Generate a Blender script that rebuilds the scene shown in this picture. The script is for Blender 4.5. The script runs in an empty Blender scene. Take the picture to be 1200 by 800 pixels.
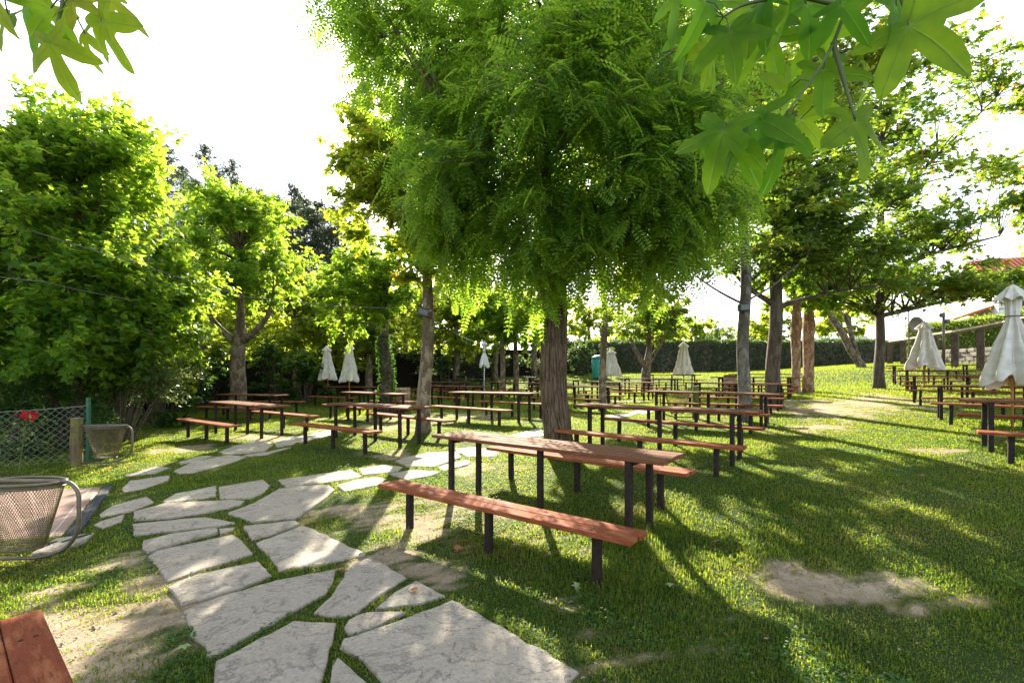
import bpy, math, random
import numpy as np
from mathutils import Vector, Matrix

R = math.radians
S = bpy.context.scene
COL = S.collection
rng = np.random.default_rng(7)
random.seed(7)

# ------------------------------------------------------------------ camera, sky, sun, exposure
CAM_H, FPX, YH = 1.55, 533.0, 438.0
cam = bpy.data.objects.new('camera', bpy.data.cameras.new('camera'))
COL.objects.link(cam)
cam.location = (0, 0, CAM_H)
cam.rotation_euler = (R(90), 0, 0)
cam.data.sensor_width = 36
cam.data.lens = 16.0
cam.data.shift_y = (YH - 400) / 1200
cam.data.clip_start = 0.05
cam.data.clip_end = 2000
S.camera = cam

SUN_EL, SUN_AZ = R(28.8), R(-4.1)
sunv = Vector((math.sin(SUN_AZ) * math.cos(SUN_EL), math.cos(SUN_AZ) * math.cos(SUN_EL), math.sin(SUN_EL)))
W = bpy.data.worlds.new('World')
S.world = W
W.use_nodes = True
wn, wl = W.node_tree.nodes, W.node_tree.links
wn.clear()
sky = wn.new('ShaderNodeTexSky')
sky.sky_type = 'NISHITA'
sky.sun_disc = False
sky.sun_elevation = SUN_EL
sky.sun_rotation = SUN_AZ
sky.dust_density = 1.0
sky.air_density = 1.0
sky.ozone_density = 1.0
bg = wn.new('ShaderNodeBackground')
bg.inputs['Strength'].default_value = 0.12
wo = wn.new('ShaderNodeOutputWorld')
hs = wn.new('ShaderNodeHueSaturation'); hs.inputs['Saturation'].default_value = .5
wl.new(sky.outputs[0], hs.inputs['Color'])
tc = wn.new('ShaderNodeTexCoord'); dp_ = wn.new('ShaderNodeVectorMath'); dp_.operation = 'DOT_PRODUCT'
wl.new(tc.outputs['Generated'], dp_.inputs[0]); dp_.inputs[1].default_value = sunv
mr = wn.new('ShaderNodeMapRange'); mr.interpolation_type = 'SMOOTHSTEP'
mr.inputs[1].default_value = math.cos(R(1.15)); mr.inputs[2].default_value = math.cos(R(.75)); mr.inputs[4].default_value = 160
wl.new(dp_.outputs['Value'], mr.inputs[0])
ads = wn.new('ShaderNodeMix'); ads.data_type = 'RGBA'; ads.blend_type = 'ADD'; ads.inputs[0].default_value = 1
wl.new(hs.outputs[0], ads.inputs[6]); wl.new(mr.outputs[0], ads.inputs[7])
wl.new(ads.outputs[2], bg.inputs['Color'])
wl.new(bg.outputs[0], wo.inputs['Surface'])

sl = bpy.data.lights.new('sun', 'SUN')
sl.energy = 5.0
sl.angle = R(0.5)
sl.color = (1.0, 0.92, 0.76)
so = bpy.data.objects.new('sun', sl)
so.rotation_euler = (-sunv).to_track_quat('-Z', 'Y').to_euler()
so.location = (0, 0, 30)
COL.objects.link(so)

S.view_settings.view_transform = 'Standard'
S.view_settings.look = 'None'
S.view_settings.gamma = 1
S.view_settings.exposure = 2.05
S.render.engine = 'CYCLES'
S.cycles.use_denoising = True
S.cycles.max_bounces = 8
S.cycles.diffuse_bounces = 4
S.cycles.transmission_bounces = 6
S.cycles.sample_clamp_indirect = 6

# ------------------------------------------------------------------ terrain height
GD = np.array([(0, 4.5, 0.0), (0.3, 3, 0), (-1, 2, 0), (1.5, 2.2, 0), (-3, 3, -.02), (-6, 10.4, .12), (-7.6, 12.3, .03), (-.9, 8.5, .16),
               (-4.5, 10, .1), (.7, 7.3, .22), (2.3, 7, .29), (-.25, 11.2, .31), (-2.7, 16.8, .33), (2.2, 15.5, .38), (4.9, 21.8, .53),
               (5, 10, .4), (9.1, 14.6, .7), (7, 6.7, .42), (9.45, 10.2, .52), (11.7, 13.4, .72), (15, 18, .94),
               (22.6, 22, 1.85), (26.5, 32, 2.4), (0, 40, 1.5), (10, 38, 1.7), (20, 38, 1.75), (-10, 22, .3), (24, 27, 2.1)])
def g0(x, y):
    xc = np.clip(x, -15, 30)
    yc = np.clip(y, -2, 60)
    ramp = np.clip((yc - 1.5) / 5.0, 0, 1)
    return .034 * xc * ramp + .024 * np.log1p(np.exp((yc - 3) * 1.5)) / 1.5
def ground(x, y):
    x = np.asarray(x, float); y = np.asarray(y, float)
    b = g0(x, y)
    num = np.zeros(np.broadcast(x, y).shape); den = np.full(num.shape, .06)
    for (a, c, z) in GD:
        s = .9 + .11 * c
        w = np.exp(-((x - a) ** 2 + (y - c) ** 2) / (2 * s * s))
        num += w * (z - float(g0(np.float64(a), np.float64(c)))); den += w
    return b + num / den
def gz(x, y):
    return float(ground(np.float64(x), np.float64(y)))
DD = np.concatenate([np.linspace(.6, 12, 1500), np.linspace(12.02, 80, 1700)])
def at(px, py):
    """the spot on the ground seen along one line of sight"""
    xx = (px - 600) / FPX * DD; zz = CAM_H + (YH - py) / FPX * DD
    h = ground(xx, DD) - zz
    i = np.argmax(h > 0)
    return float(xx[i]), float(DD[i])
def ray(px, py, d):
    return Vector(((px - 600) / FPX * d, d, CAM_H + (YH - py) / FPX * d))

# ------------------------------------------------------------------ mesh helpers
class MB:
    def __init__(s): s.v = []; s.f = {}; s.n = 0; s.mi = {}
    def add(s, V, F, mi=0):
        V = np.asarray(V, float).reshape(-1, 3)
        F = np.asarray(F, int)
        s.v.append(V)
        s.f.setdefault((F.shape[1], mi), []).append(F + s.n)
        s.n += len(V)
    def poly(s, V, mi=0):
        s.add(V, [list(range(len(V)))], mi)
    def box(s, c, size, rz=0, mi=0, jitter=0):
        x, y, z = [q / 2 for q in size]
        V = np.array([(-x, -y, -z), (x, -y, -z), (x, y, -z), (-x, y, -z), (-x, -y, z), (x, -y, z), (x, y, z), (-x, y, z)])
        if jitter: V = V + np.random.default_rng(s.n).normal(0, jitter, V.shape)
        ca, sa = math.cos(rz), math.sin(rz)
        V = np.stack([V[:, 0] * ca - V[:, 1] * sa, V[:, 0] * sa + V[:, 1] * ca, V[:, 2]], 1) + np.array(c)
        s.add(V, [(0, 3, 2, 1), (4, 5, 6, 7), (0, 1, 5, 4), (1, 2, 6, 5), (2, 3, 7, 6), (3, 0, 4, 7)], mi)
    def rbox(s, c, size, b=.006, mi=0):
        """box with chamfered upright and top/bottom edges"""
        x, y, z = [q / 2 for q in size]
        def ring(zz, i):
            X, Y = x - i, y - i
            return [(-X + b, -Y, zz), (X - b, -Y, zz), (X, -Y + b, zz), (X, Y - b, zz), (X - b, Y, zz), (-X + b, Y, zz), (-X, Y - b, zz), (-X, -Y + b, zz)]
        V = np.array(ring(-z, b) + ring(-z + b, 0) + ring(z - b, 0) + ring(z, b)) + np.array(c)
        F = []
        for k in range(3):
            for i in range(8):
                j = (i + 1) % 8
                F.append((k * 8 + i, k * 8 + j, k * 8 + 8 + j, k * 8 + 8 + i))
        o = s.n
        s.add(V, F, mi)
        s.f.setdefault((8, mi), []).append(np.array([list(range(24, 32)), list(range(7, -1, -1))]) + o)
    def tube(s, P, r, n=8, closed=False, cap=True, mi=0, rmod=None):
        P = np.asarray(P, float); m = len(P)
        r = np.broadcast_to(np.asarray(r, float), (m,))
        if closed: T = np.roll(P, -1, 0) - np.roll(P, 1, 0)
        else: T = np.gradient(P, axis=0)
        T /= np.linalg.norm(T, axis=1)[:, None] + 1e-12
        a = np.array([0, 0, 1.]) if abs(T[0, 2]) < .9 else np.array([1., 0, 0])
        U = np.zeros_like(P); u = a - T[0] * a.dot(T[0])
        for i in range(m):
            u = u - T[i] * u.dot(T[i]); u /= np.linalg.norm(u) + 1e-12; U[i] = u
        Bv = np.cross(T, U)
        th = np.arange(n) / n * 2 * math.pi
        rad = np.repeat(r[:, None], n, 1)
        if rmod is not None: rad = rad * rmod(np.arange(m)[:, None], th[None, :])
        V = P[:, None, :] + rad[..., None] * (np.cos(th)[None, :, None] * U[:, None, :] + np.sin(th)[None, :, None] * Bv[:, None, :])
        i = np.arange(m if closed else m - 1)[:, None]; j = np.arange(n)[None, :]
        i2 = (i + 1) % m; j2 = (j + 1) % n
        F = np.stack([i * n + j, i * n + j2, i2 * n + j2, i2 * n + j], -1).reshape(-1, 4)
        o = s.n
        s.add(V.reshape(-1, 3), F, mi)
        if cap and not closed:
            s.f.setdefault((n, mi), []).append(np.array([list(range(n - 1, -1, -1)), [(m - 1) * n + k for k in range(n)]]) + o)
    def build(s, name, mats, parent=None, loc=None, smooth=False, shift=None):
        V = np.concatenate(s.v) if s.v else np.zeros((0, 3))
        if shift is not None: V = V - np.array(shift)
        me = bpy.data.meshes.new(name)
        me.vertices.add(len(V)); me.vertices.foreach_set('co', V.astype(np.float32).ravel())
        li, ls, mis, p = [], [], [], 0
        for (k, mi), L in s.f.items():
            F = np.concatenate(L)
            li.append(F.ravel()); ls.append(p + np.arange(len(F)) * k); mis.append(np.full(len(F), mi)); p += F.size
        li = np.concatenate(li); ls = np.concatenate(ls); mis = np.concatenate(mis)
        me.loops.add(len(li)); me.loops.foreach_set('vertex_index', li.astype(np.int32))
        me.polygons.add(len(ls)); me.polygons.foreach_set('loop_start', ls.astype(np.int32))
        if not isinstance(mats, (list, tuple)): mats = [mats]
        for m in mats: me.materials.append(m)
        me.polygons.foreach_set('material_index', mis.astype(np.int32))
        me.polygons.foreach_set('use_smooth', np.full(len(ls), smooth))
        me.update(calc_edges=True)
        o = bpy.data.objects.new(name, me)
        COL.objects.link(o)
        if parent is not None: o.parent = parent
        if loc is not None: o.location = loc
        return o

def tag(o, label=None, cat=None, group=None, kind=None):
    if label: o['label'] = label
    if cat: o['category'] = cat
    if group: o['group'] = group
    if kind: o['kind'] = kind
    return o
def thing(name, loc, label, cat, group=None, rz=0):
    o = bpy.data.objects.new(name, None)
    o.empty_display_size = .2
    o.location = loc; o.rotation_euler = (0, 0, rz)
    COL.objects.link(o)
    return tag(o, label, cat, group)
def copy_tree(o, parent=None):
    c = o.copy(); COL.objects.link(c)
    if parent is not None: c.parent = parent
    for ch in list(o.children): copy_tree(ch, c)
    return c

# ------------------------------------------------------------------ materials
def mat(name):
    m = bpy.data.materials.new(name); m.use_nodes = True
    nt = m.node_tree; nt.nodes.clear()
    return m, nt.nodes, nt.links
def mixc(N, L, fac, a, b, blend='MIX'):
    n = N.new('ShaderNodeMix'); n.data_type = 'RGBA'; n.blend_type = blend
    for sock, v in ((n.inputs[0], fac), (n.inputs[6], a), (n.inputs[7], b)):
        if isinstance(v, bpy.types.NodeSocket): L.new(v, sock)
        elif isinstance(v, (int, float)): sock.default_value = v
        else: sock.default_value = (*v, 1)
    return n.outputs[2]
def ramp(N, L, src, stops):
    n = N.new('ShaderNodeValToRGB'); e = n.color_ramp.elements
    while len(e) < len(stops): e.new(.5)
    for q, (p, c) in zip(e, stops):
        q.position = p; q.color = (c, c, c, 1) if isinstance(c, (int, float)) else (*c, 1)
    L.new(src, n.inputs[0])
    return n.outputs[0]
def coords(N, L, kind='Object', scale=(1, 1, 1)):
    t = N.new('ShaderNodeTexCoord'); m = N.new('ShaderNodeMapping'); m.inputs['Scale'].default_value = scale
    L.new(t.outputs[kind], m.inputs[0]); return m.outputs[0]
def noise(N, L, vec, scale, detail=4, rough=.6, dist=0):
    n = N.new('ShaderNodeTexNoise'); n.inputs['Scale'].default_value = scale; n.inputs['Detail'].default_value = detail
    n.inputs['Roughness'].default_value = rough; n.inputs['Distortion'].default_value = dist
    L.new(vec, n.inputs['Vector']); return n.outputs['Fac']
def finish(N, L, col, rough=.7, bump=None, bstr=.4, bdist=.02, spec=.4, metal=0):
    p = N.new('ShaderNodeBsdfPrincipled')
    if isinstance(col, bpy.types.NodeSocket): L.new(col, p.inputs['Base Color'])
    else: p.inputs['Base Color'].default_value = (*col, 1)
    if isinstance(rough, bpy.types.NodeSocket): L.new(rough, p.inputs['Roughness'])
    else: p.inputs['Roughness'].default_value = rough
    p.inputs['Specular IOR Level'].default_value = spec
    p.inputs['Metallic'].default_value = metal
    if bump is not None:
        b = N.new('ShaderNodeBump'); b.inputs['Strength'].default_value = bstr; b.inputs['Distance'].default_value = bdist
        L.new(bump, b.inputs['Height']); L.new(b.outputs[0], p.inputs['Normal'])
    o = N.new('ShaderNodeOutputMaterial'); L.new(p.outputs[0], o.inputs['Surface'])
    return p
def plain(name, col, rough=.6, spec=.4, metal=0, var=.25, scale=12, bstr=.15, bdist=.004):
    m, N, L = mat(name)
    v = coords(N, L)
    n = noise(N, L, v, scale)
    d = tuple(c * (1 - var) for c in col); u = tuple(min(1, c * (1 + var)) for c in col)
    finish(N, L, mixc(N, L, ramp(N, L, n, [(.3, 0.), (.7, 1.)]), d, u), rough, noise(N, L, v, scale * 6), bstr, bdist, spec, metal)
    return m
def leaf_mat(name, a, b, ta, tb, tw=.5, rough=.45, extra=None, tone=None):
    """a, b: reflected colours; ta, tb: light passing through the blade"""
    m, N, L = mat(name)
    g = N.new('ShaderNodeNewGeometry')
    r = g.outputs['Random Per Island']
    c1 = mixc(N, L, r, a, b); c2 = mixc(N, L, r, ta, tb)
    if extra:   # a share of yellowing leaves
        f = ramp(N, L, r, [(1 - extra[0] - .01, 0.), (1 - extra[0], 1.)])
        c1 = mixc(N, L, f, c1, extra[1]); c2 = mixc(N, L, f, c2, extra[2])
    if tone:   # patches of lusher and of drier growth
        q = N.new('ShaderNodeAttribute'); q.attribute_name = 'tone'
        lo = ramp(N, L, q.outputs['Fac'], [(.0, .75), (.42, 0.)]); hi = ramp(N, L, q.outputs['Fac'], [(.58, 0.), (1, .8)])
        c1 = mixc(N, L, lo, c1, tone[0]); c1 = mixc(N, L, hi, c1, tone[1]); c2 = mixc(N, L, lo, c2, tone[2]); c2 = mixc(N, L, hi, c2, tone[3])
    p = N.new('ShaderNodeBsdfPrincipled'); L.new(c1, p.inputs['Base Color'])
    p.inputs['Roughness'].default_value = rough; p.inputs['Specular IOR Level'].default_value = .2
    t = N.new('ShaderNodeBsdfTranslucent'); L.new(c2, t.inputs['Color'])
    x = N.new('ShaderNodeMixShader'); x.inputs[0].default_value = tw
    L.new(p.outputs[0], x.inputs[1]); L.new(t.outputs[0], x.inputs[2])
    o = N.new('ShaderNodeOutputMaterial'); L.new(x.outputs[0], o.inputs['Surface'])
    return m
def bark(name, dark, light, sc=(6, 6, 1.2), bstr=.9, bdist=.04, flake=None, furrow=False):
    m, N, L = mat(name)
    v = coords(N, L, 'Object', sc)
    n = noise(N, L, v, 2.2, 6, .65, .6)
    c = mixc(N, L, ramp(N, L, n, [(.35, 0.), (.65, 1.)]), dark, light)
    v2 = coords(N, L, 'Object', (1, 1, 1))
    n2 = noise(N, L, v2, 2.5, 3)
    if furrow:
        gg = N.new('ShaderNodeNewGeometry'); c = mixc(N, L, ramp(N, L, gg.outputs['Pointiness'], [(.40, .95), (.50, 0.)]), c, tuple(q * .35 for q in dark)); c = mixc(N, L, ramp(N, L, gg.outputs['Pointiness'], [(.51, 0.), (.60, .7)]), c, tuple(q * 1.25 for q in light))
    if flake: c = mixc(N, L, ramp(N, L, noise(N, L, coords(N, L, 'Object', (1, 1, .6)), 7, 3, .5, .8), [(.5, 0.), (.56, 1.)]), c, flake)
    c = mixc(N, L, ramp(N, L, n2, [(.5, 0.), (.75, .55)]), c, tuple(q * .6 for q in dark))
    finish(N, L, c, .9, n, bstr, bdist, .2)
    return m
def wood_paint(name, base, worn, under, rough=.42):
    m, N, L = mat(name)
    v = coords(N, L, 'Object', (1.2, 22, 22))
    oi = N.new('ShaderNodeObjectInfo')
    grain = noise(N, L, v, 3, 5, .65, .3)
    c = mixc(N, L, ramp(N, L, grain, [(.3, 0.), (.72, 1.)]), tuple(q * .72 for q in base), base)
    v2 = coords(N, L, 'Object', (2.2, 9, 9))
    wear = noise(N, L, v2, 1.6, 5, .65)
    c = mixc(N, L, ramp(N, L, wear, [(.46, 0.), (.62, .85)]), c, worn)
    v3 = coords(N, L, 'Object', (3.5, 30, 30))
    c = mixc(N, L, ramp(N, L, noise(N, L, v3, 3, 3, .7), [(.59, 0.), (.66, .85)]), c, under)
    c = mixc(N, L, ramp(N, L, oi.outputs['Random'], [(0, 0.), (1, .35)]), c, worn)
    rr = ramp(N, L, wear, [(.3, rough), (.7, rough + .3)])
    finish(N, L, c, rr, grain, .45, .004, .12)
    return m

M = {}
M['bench'] = wood_paint('red_painted_wood', (.22, .050, .017), (.34, .125, .055), (.085, .034, .02), .7)
M['top'] = wood_paint('brown_painted_wood', (.13, .046, .019), (.185, .082, .038), (.25, .15, .085), .7)
M['leg'] = plain('dark_steel_paint', (.022, .014, .011), .6, .2, 0, .5, 20)
M['black_wood'] = plain('black_stained_wood', (.03, .022, .018), .7)
M['stone'] = None
M['canvas'] = None
M['pole_wood'] = plain('varnished_pole_wood', (.42, .19, .07), .5)
M['pole_white'] = plain('white_pole_metal', (.75, .75, .74), .35)
M['metal_grey'] = plain('galvanised_metal', (.14, .115, .085), .45, .4, .5)
M['wire'] = plain('weathered_wire', (.16, .125, .06), .55, .3, .3)
M['fence_wire'] = plain('pale_fence_wire', (.30, .30, .27), .5, .4, .4)
M['green_paint'] = plain('green_post_paint', (.015, .10, .055), .4)
M['post_wood'] = None
M['sleeper'] = plain('old_sleeper_wood', (.11, .075, .052), .85, .2, 0, .5, 5, .6, .02)
M['rail'] = plain('weathered_rail_wood', (.30, .22, .15), .85, .2, 0, .4, 4, .5, .02)
M['render_white'] = plain('white_house_render', (.72, .70, .66), .9, .2, 0, .06, 3)
M['roof_tile'] = plain('terracotta_tiles', (.42, .14, .07), .8, .2, 0, .35, 6, .5, .03)
M['white_paint'] = plain('white_gloss_paint', (.78, .78, .76), .4)
M['turq'] = plain('turquoise_plastic', (.03, .30, .26), .4)
M['box_grey'] = plain('dark_grey_plastic', (.06, .06, .06), .5)
M['glass'] = plain('window_glass', (.06, .08, .1), .1, .6, 0, .1)
M['cable'] = plain('cable_sheath', (.12, .11, .10), .6)
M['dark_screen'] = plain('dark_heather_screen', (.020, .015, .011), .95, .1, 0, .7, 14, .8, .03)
M['wall_stone'] = plain('rubble_stone', (.33, .28, .23), .9, .2, 0, .45, 3.5, .8, .05)

m, N, L = mat('pale_flagstone')
v = coords(N, L, 'Object'); oi = N.new('ShaderNodeObjectInfo')
a = noise(N, L, v, 3.2, 8, .7, .4); b_ = noise(N, L, v, 46, 6, .8); c_ = noise(N, L, coords(N, L, 'Object', (4, 6, 4)), 5.5, 8, .8, .5)
c = mixc(N, L, ramp(N, L, a, [(.32, 0.), (.7, 1.)]), (.35, .295, .225), (.52, .45, .355))
c = mixc(N, L, ramp(N, L, oi.outputs['Random'], [(0, 0.), (1, .7)]), c, (.40, .335, .265))
c = mixc(N, L, ramp(N, L, b_, [(.5, 0.), (.62, .5)]), c, (.20, .175, .15))
c = mixc(N, L, ramp(N, L, b_, [(.34, .6), (.44, 0.)]), c, (.55, .52, .47))
pit = ramp(N, L, c_, [(.60, 0.), (.70, 1.)])
pf = N.new('ShaderNodeMath'); pf.operation = 'MULTIPLY'; L.new(pit, pf.inputs[0]); pf.inputs[1].default_value = .75
c = mixc(N, L, pf.outputs[0], c, (.12, .10, .085))
ck = ramp(N, L, noise(N, L, coords(N, L, 'Object', (1, 1.6, 1)), 1.3, 9, .62, .6), [(.485, 0.), (.5, .7), (.515, 0.)])
c = mixc(N, L, ck, c, (.16, .14, .115))
ht = N.new('ShaderNodeMath'); ht.operation = 'SUBTRACT'; L.new(a, ht.inputs[0]); L.new(pit, ht.inputs[1])
h2 = N.new('ShaderNodeMath'); h2.operation = 'MULTIPLY_ADD'; L.new(b_, h2.inputs[0]); h2.inputs[1].default_value = .8; L.new(ht.outputs[0], h2.inputs[2])
finish(N, L, c, .85, h2.outputs[0], .9, .015, .2)
M['stone'] = m

m, N, L = mat('cream_canvas')
v = coords(N, L); n = noise(N, L, v, 5, 4)
c = mixc(N, L, ramp(N, L, n, [(.3, 0.), (.6, 1.)]), (.64, .60, .53), (.84, .82, .77))
p = finish(N, L, c, .85, noise(N, L, v, 9, 3), .35, .03, .2)
t = N.new('ShaderNodeBsdfTranslucent'); t.inputs['Color'].default_value = (.75, .62, .45, 1)
x = N.new('ShaderNodeMixShader'); x.inputs[0].default_value = .22
L.new(p.outputs[0], x.inputs[1]); L.new(t.outputs[0], x.inputs[2])
L.new(x.outputs[0], [q for q in N if q.type == 'OUTPUT_MATERIAL'][0].inputs['Surface'])
M['canvas'] = m
M['canvas_white'] = plain('white_canvas', (.80, .80, .80), .8, .2, 0, .06, 5)

m, N, L = mat('mossy_post_wood')
v = coords(N, L, 'Object', (9, 9, 1.5)); n = noise(N, L, v, 3, 6, .65)
c = mixc(N, L, ramp(N, L, n, [(.3, 0.), (.7, 1.)]), (.07, .045, .027), (.19, .13, .08))
c = mixc(N, L, ramp(N, L, noise(N, L, coords(N, L, 'Object'), 4.5, 4), [(.45, 0.), (.6, .8)]), c, (.16, .17, .045))
finish(N, L, c, .9, n, .6, .02, .2)
M['post_wood'] = m
M['green_post'] = plain('green_algae_wood', (.085, .12, .025), .85, .2, 0, .5, 7, .5, .02)

M['bark_rob'] = bark('furrowed_robinia_bark', (.045, .030, .020), (.20, .14, .088), (13, 13, 1.8), 1.0, .05, None, True)
M['bark_plane'] = bark('plane_bark', (.085, .060, .040), (.20, .15, .10), (3, 3, 2), .6, .02, (.26, .21, .15))
M['bark_dark'] = bark('dark_bark', (.045, .036, .028), (.15, .12, .09), (5, 5, 1.2), .8, .03)
M['bark_grey'] = bark('grey_lichen_bark', (.065, .055, .043), (.15, .13, .105), (4, 4, 1.5), .7, .02, (.19, .18, .15))
M['bark_pine'] = bark('pine_bark', (.06, .045, .035), (.16, .12, .09), (4, 4, 1), .7, .03)

Y1 = (.42, .46, .035)
M['lf_plane'] = leaf_mat('plane_leaves', (.030, .078, .016), (.060, .135, .022), (.36, .64, .04), (.68, .80, .06), .56)
M['lf_maple'] = leaf_mat('dark_maple_leaves', (.025, .06, .016), (.05, .105, .022), (.18, .36, .028), (.44, .58, .05), .44)
M['lf_rob'] = leaf_mat('robinia_leaflets', (.026, .07, .014), (.06, .13, .022), (.26, .54, .035), (.60, .76, .06), .54)
M['lf_gum'] = leaf_mat('sweetgum_leaves', (.03, .075, .018), (.055, .12, .024), (.26, .46, .03), (.54, .64, .055), .47, .4, (.035, (.30, .13, .03), (.6, .3, .04)))
M['lf_yel'] = leaf_mat('yellowing_plane_leaves', (.042, .085, .016), (.08, .135, .02), (.48, .64, .045), (.74, .78, .06), .56, .45, (.03, (.30, .17, .03), (.7, .42, .04)))
M['lf_far'] = leaf_mat('far_tree_leaves', (.05, .09, .018), (.09, .14, .026), (.56, .70, .05), (.76, .80, .08), .58)
M['lf_pine'] = leaf_mat('pine_needles', (.030, .048, .024), (.055, .078, .038), (.08, .12, .04), (.14, .18, .06), .25)
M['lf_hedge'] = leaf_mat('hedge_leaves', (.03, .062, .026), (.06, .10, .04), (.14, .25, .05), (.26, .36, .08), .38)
M['lf_shrub'] = leaf_mat('variegated_shrub_leaves', (.035, .07, .025), (.10, .15, .06), (.18, .3, .06), (.4, .45, .12), .42, .4, (.12, (.33, .33, .12), (.6, .55, .15)))
M['lf_dark'] = leaf_mat('laurel_leaves', (.015, .04, .012), (.03, .07, .018), (.08, .2, .02), (.2, .34, .03), .35, .3)
M['grass'] = leaf_mat('grass_blades', (.022, .058, .008), (.050, .105, .014), (.26, .43, .02), (.60, .64, .035), .45, .6, (.06, (.20, .16, .06), (.45, .38, .12)), ((.014, .042, .007), (.13, .115, .035), (.14, .32, .018), (.55, .50, .08)))
M['petal'] = leaf_mat('red_petals', (.45, .01, .02), (.6, .02, .04), (.7, .02, .03), (.8, .05, .06), .4)
M['dry'] = leaf_mat('dry_fallen_leaves', (.30, .12, .04), (.42, .26, .10), (.5, .22, .05), (.55, .4, .12), .3, .7)
M['pale_leaf'] = leaf_mat('pale_fallen_leaves', (.25, .33, .12), (.36, .42, .18), (.3, .4, .1), (.4, .5, .14), .3, .6)

# the near sweetgum leaves carry their veins
m, N, L = mat('near_sweetgum_leaf')
at_ = N.new('ShaderNodeAttribute'); at_.attribute_name = 'vein'
oi = N.new('ShaderNodeObjectInfo')
rr = oi.outputs['Random']
nz = noise(N, L, coords(N, L), 30, 4)
c1 = mixc(N, L, rr, (.035, .10, .010), (.07, .15, .014))
c1 = mixc(N, L, ramp(N, L, nz, [(.35, 0.), (.75, .4)]), c1, (.03, .08, .018))
c1 = mixc(N, L, at_.outputs['Fac'], c1, (.10, .17, .04))
c2 = mixc(N, L, rr, (.26, .58, .02), (.56, .76, .03))
c2 = mixc(N, L, ramp(N, L, nz, [(.3, 0.), (.7, .45)]), c2, (.15, .36, .025))
c2 = mixc(N, L, at_.outputs['Fac'], c2, (.62, .80, .22))
p = N.new('ShaderNodeBsdfPrincipled'); L.new(c1, p.inputs['Base Color']); p.inputs['Roughness'].default_value = .5; p.inputs['Specular IOR Level'].default_value = .2
t = N.new('ShaderNodeBsdfTranslucent'); L.new(c2, t.inputs['Color'])
bp = N.new('ShaderNodeBump'); bp.inputs['Strength'].default_value = .4; bp.inputs['Distance'].default_value = .002
L.new(at_.outputs['Fac'], bp.inputs['Height']); L.new(bp.outputs[0], p.inputs['Normal'])
x = N.new('ShaderNodeMixShader'); x.inputs[0].default_value = .66
L.new(p.outputs[0], x.inputs[1]); L.new(t.outputs[0], x.inputs[2])
o = N.new('ShaderNodeOutputMaterial'); L.new(x.outputs[0], o.inputs['Surface'])
M['near_leaf'] = m
my = m.copy(); my.name = 'near_sweetgum_leaf_sun_tint'  # sunlit copy of the leaf: sun glow put into its colours
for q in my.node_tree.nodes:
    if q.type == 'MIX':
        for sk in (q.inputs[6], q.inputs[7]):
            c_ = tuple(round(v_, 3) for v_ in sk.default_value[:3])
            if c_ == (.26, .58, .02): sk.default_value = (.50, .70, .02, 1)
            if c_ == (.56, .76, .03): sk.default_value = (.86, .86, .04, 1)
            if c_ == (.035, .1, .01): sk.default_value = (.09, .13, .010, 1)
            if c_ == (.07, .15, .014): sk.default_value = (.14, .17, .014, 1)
M['near_leaf_sun_tint'] = my
M['twig'] = plain('green_brown_twig', (.10, .12, .04), .6)

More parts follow.
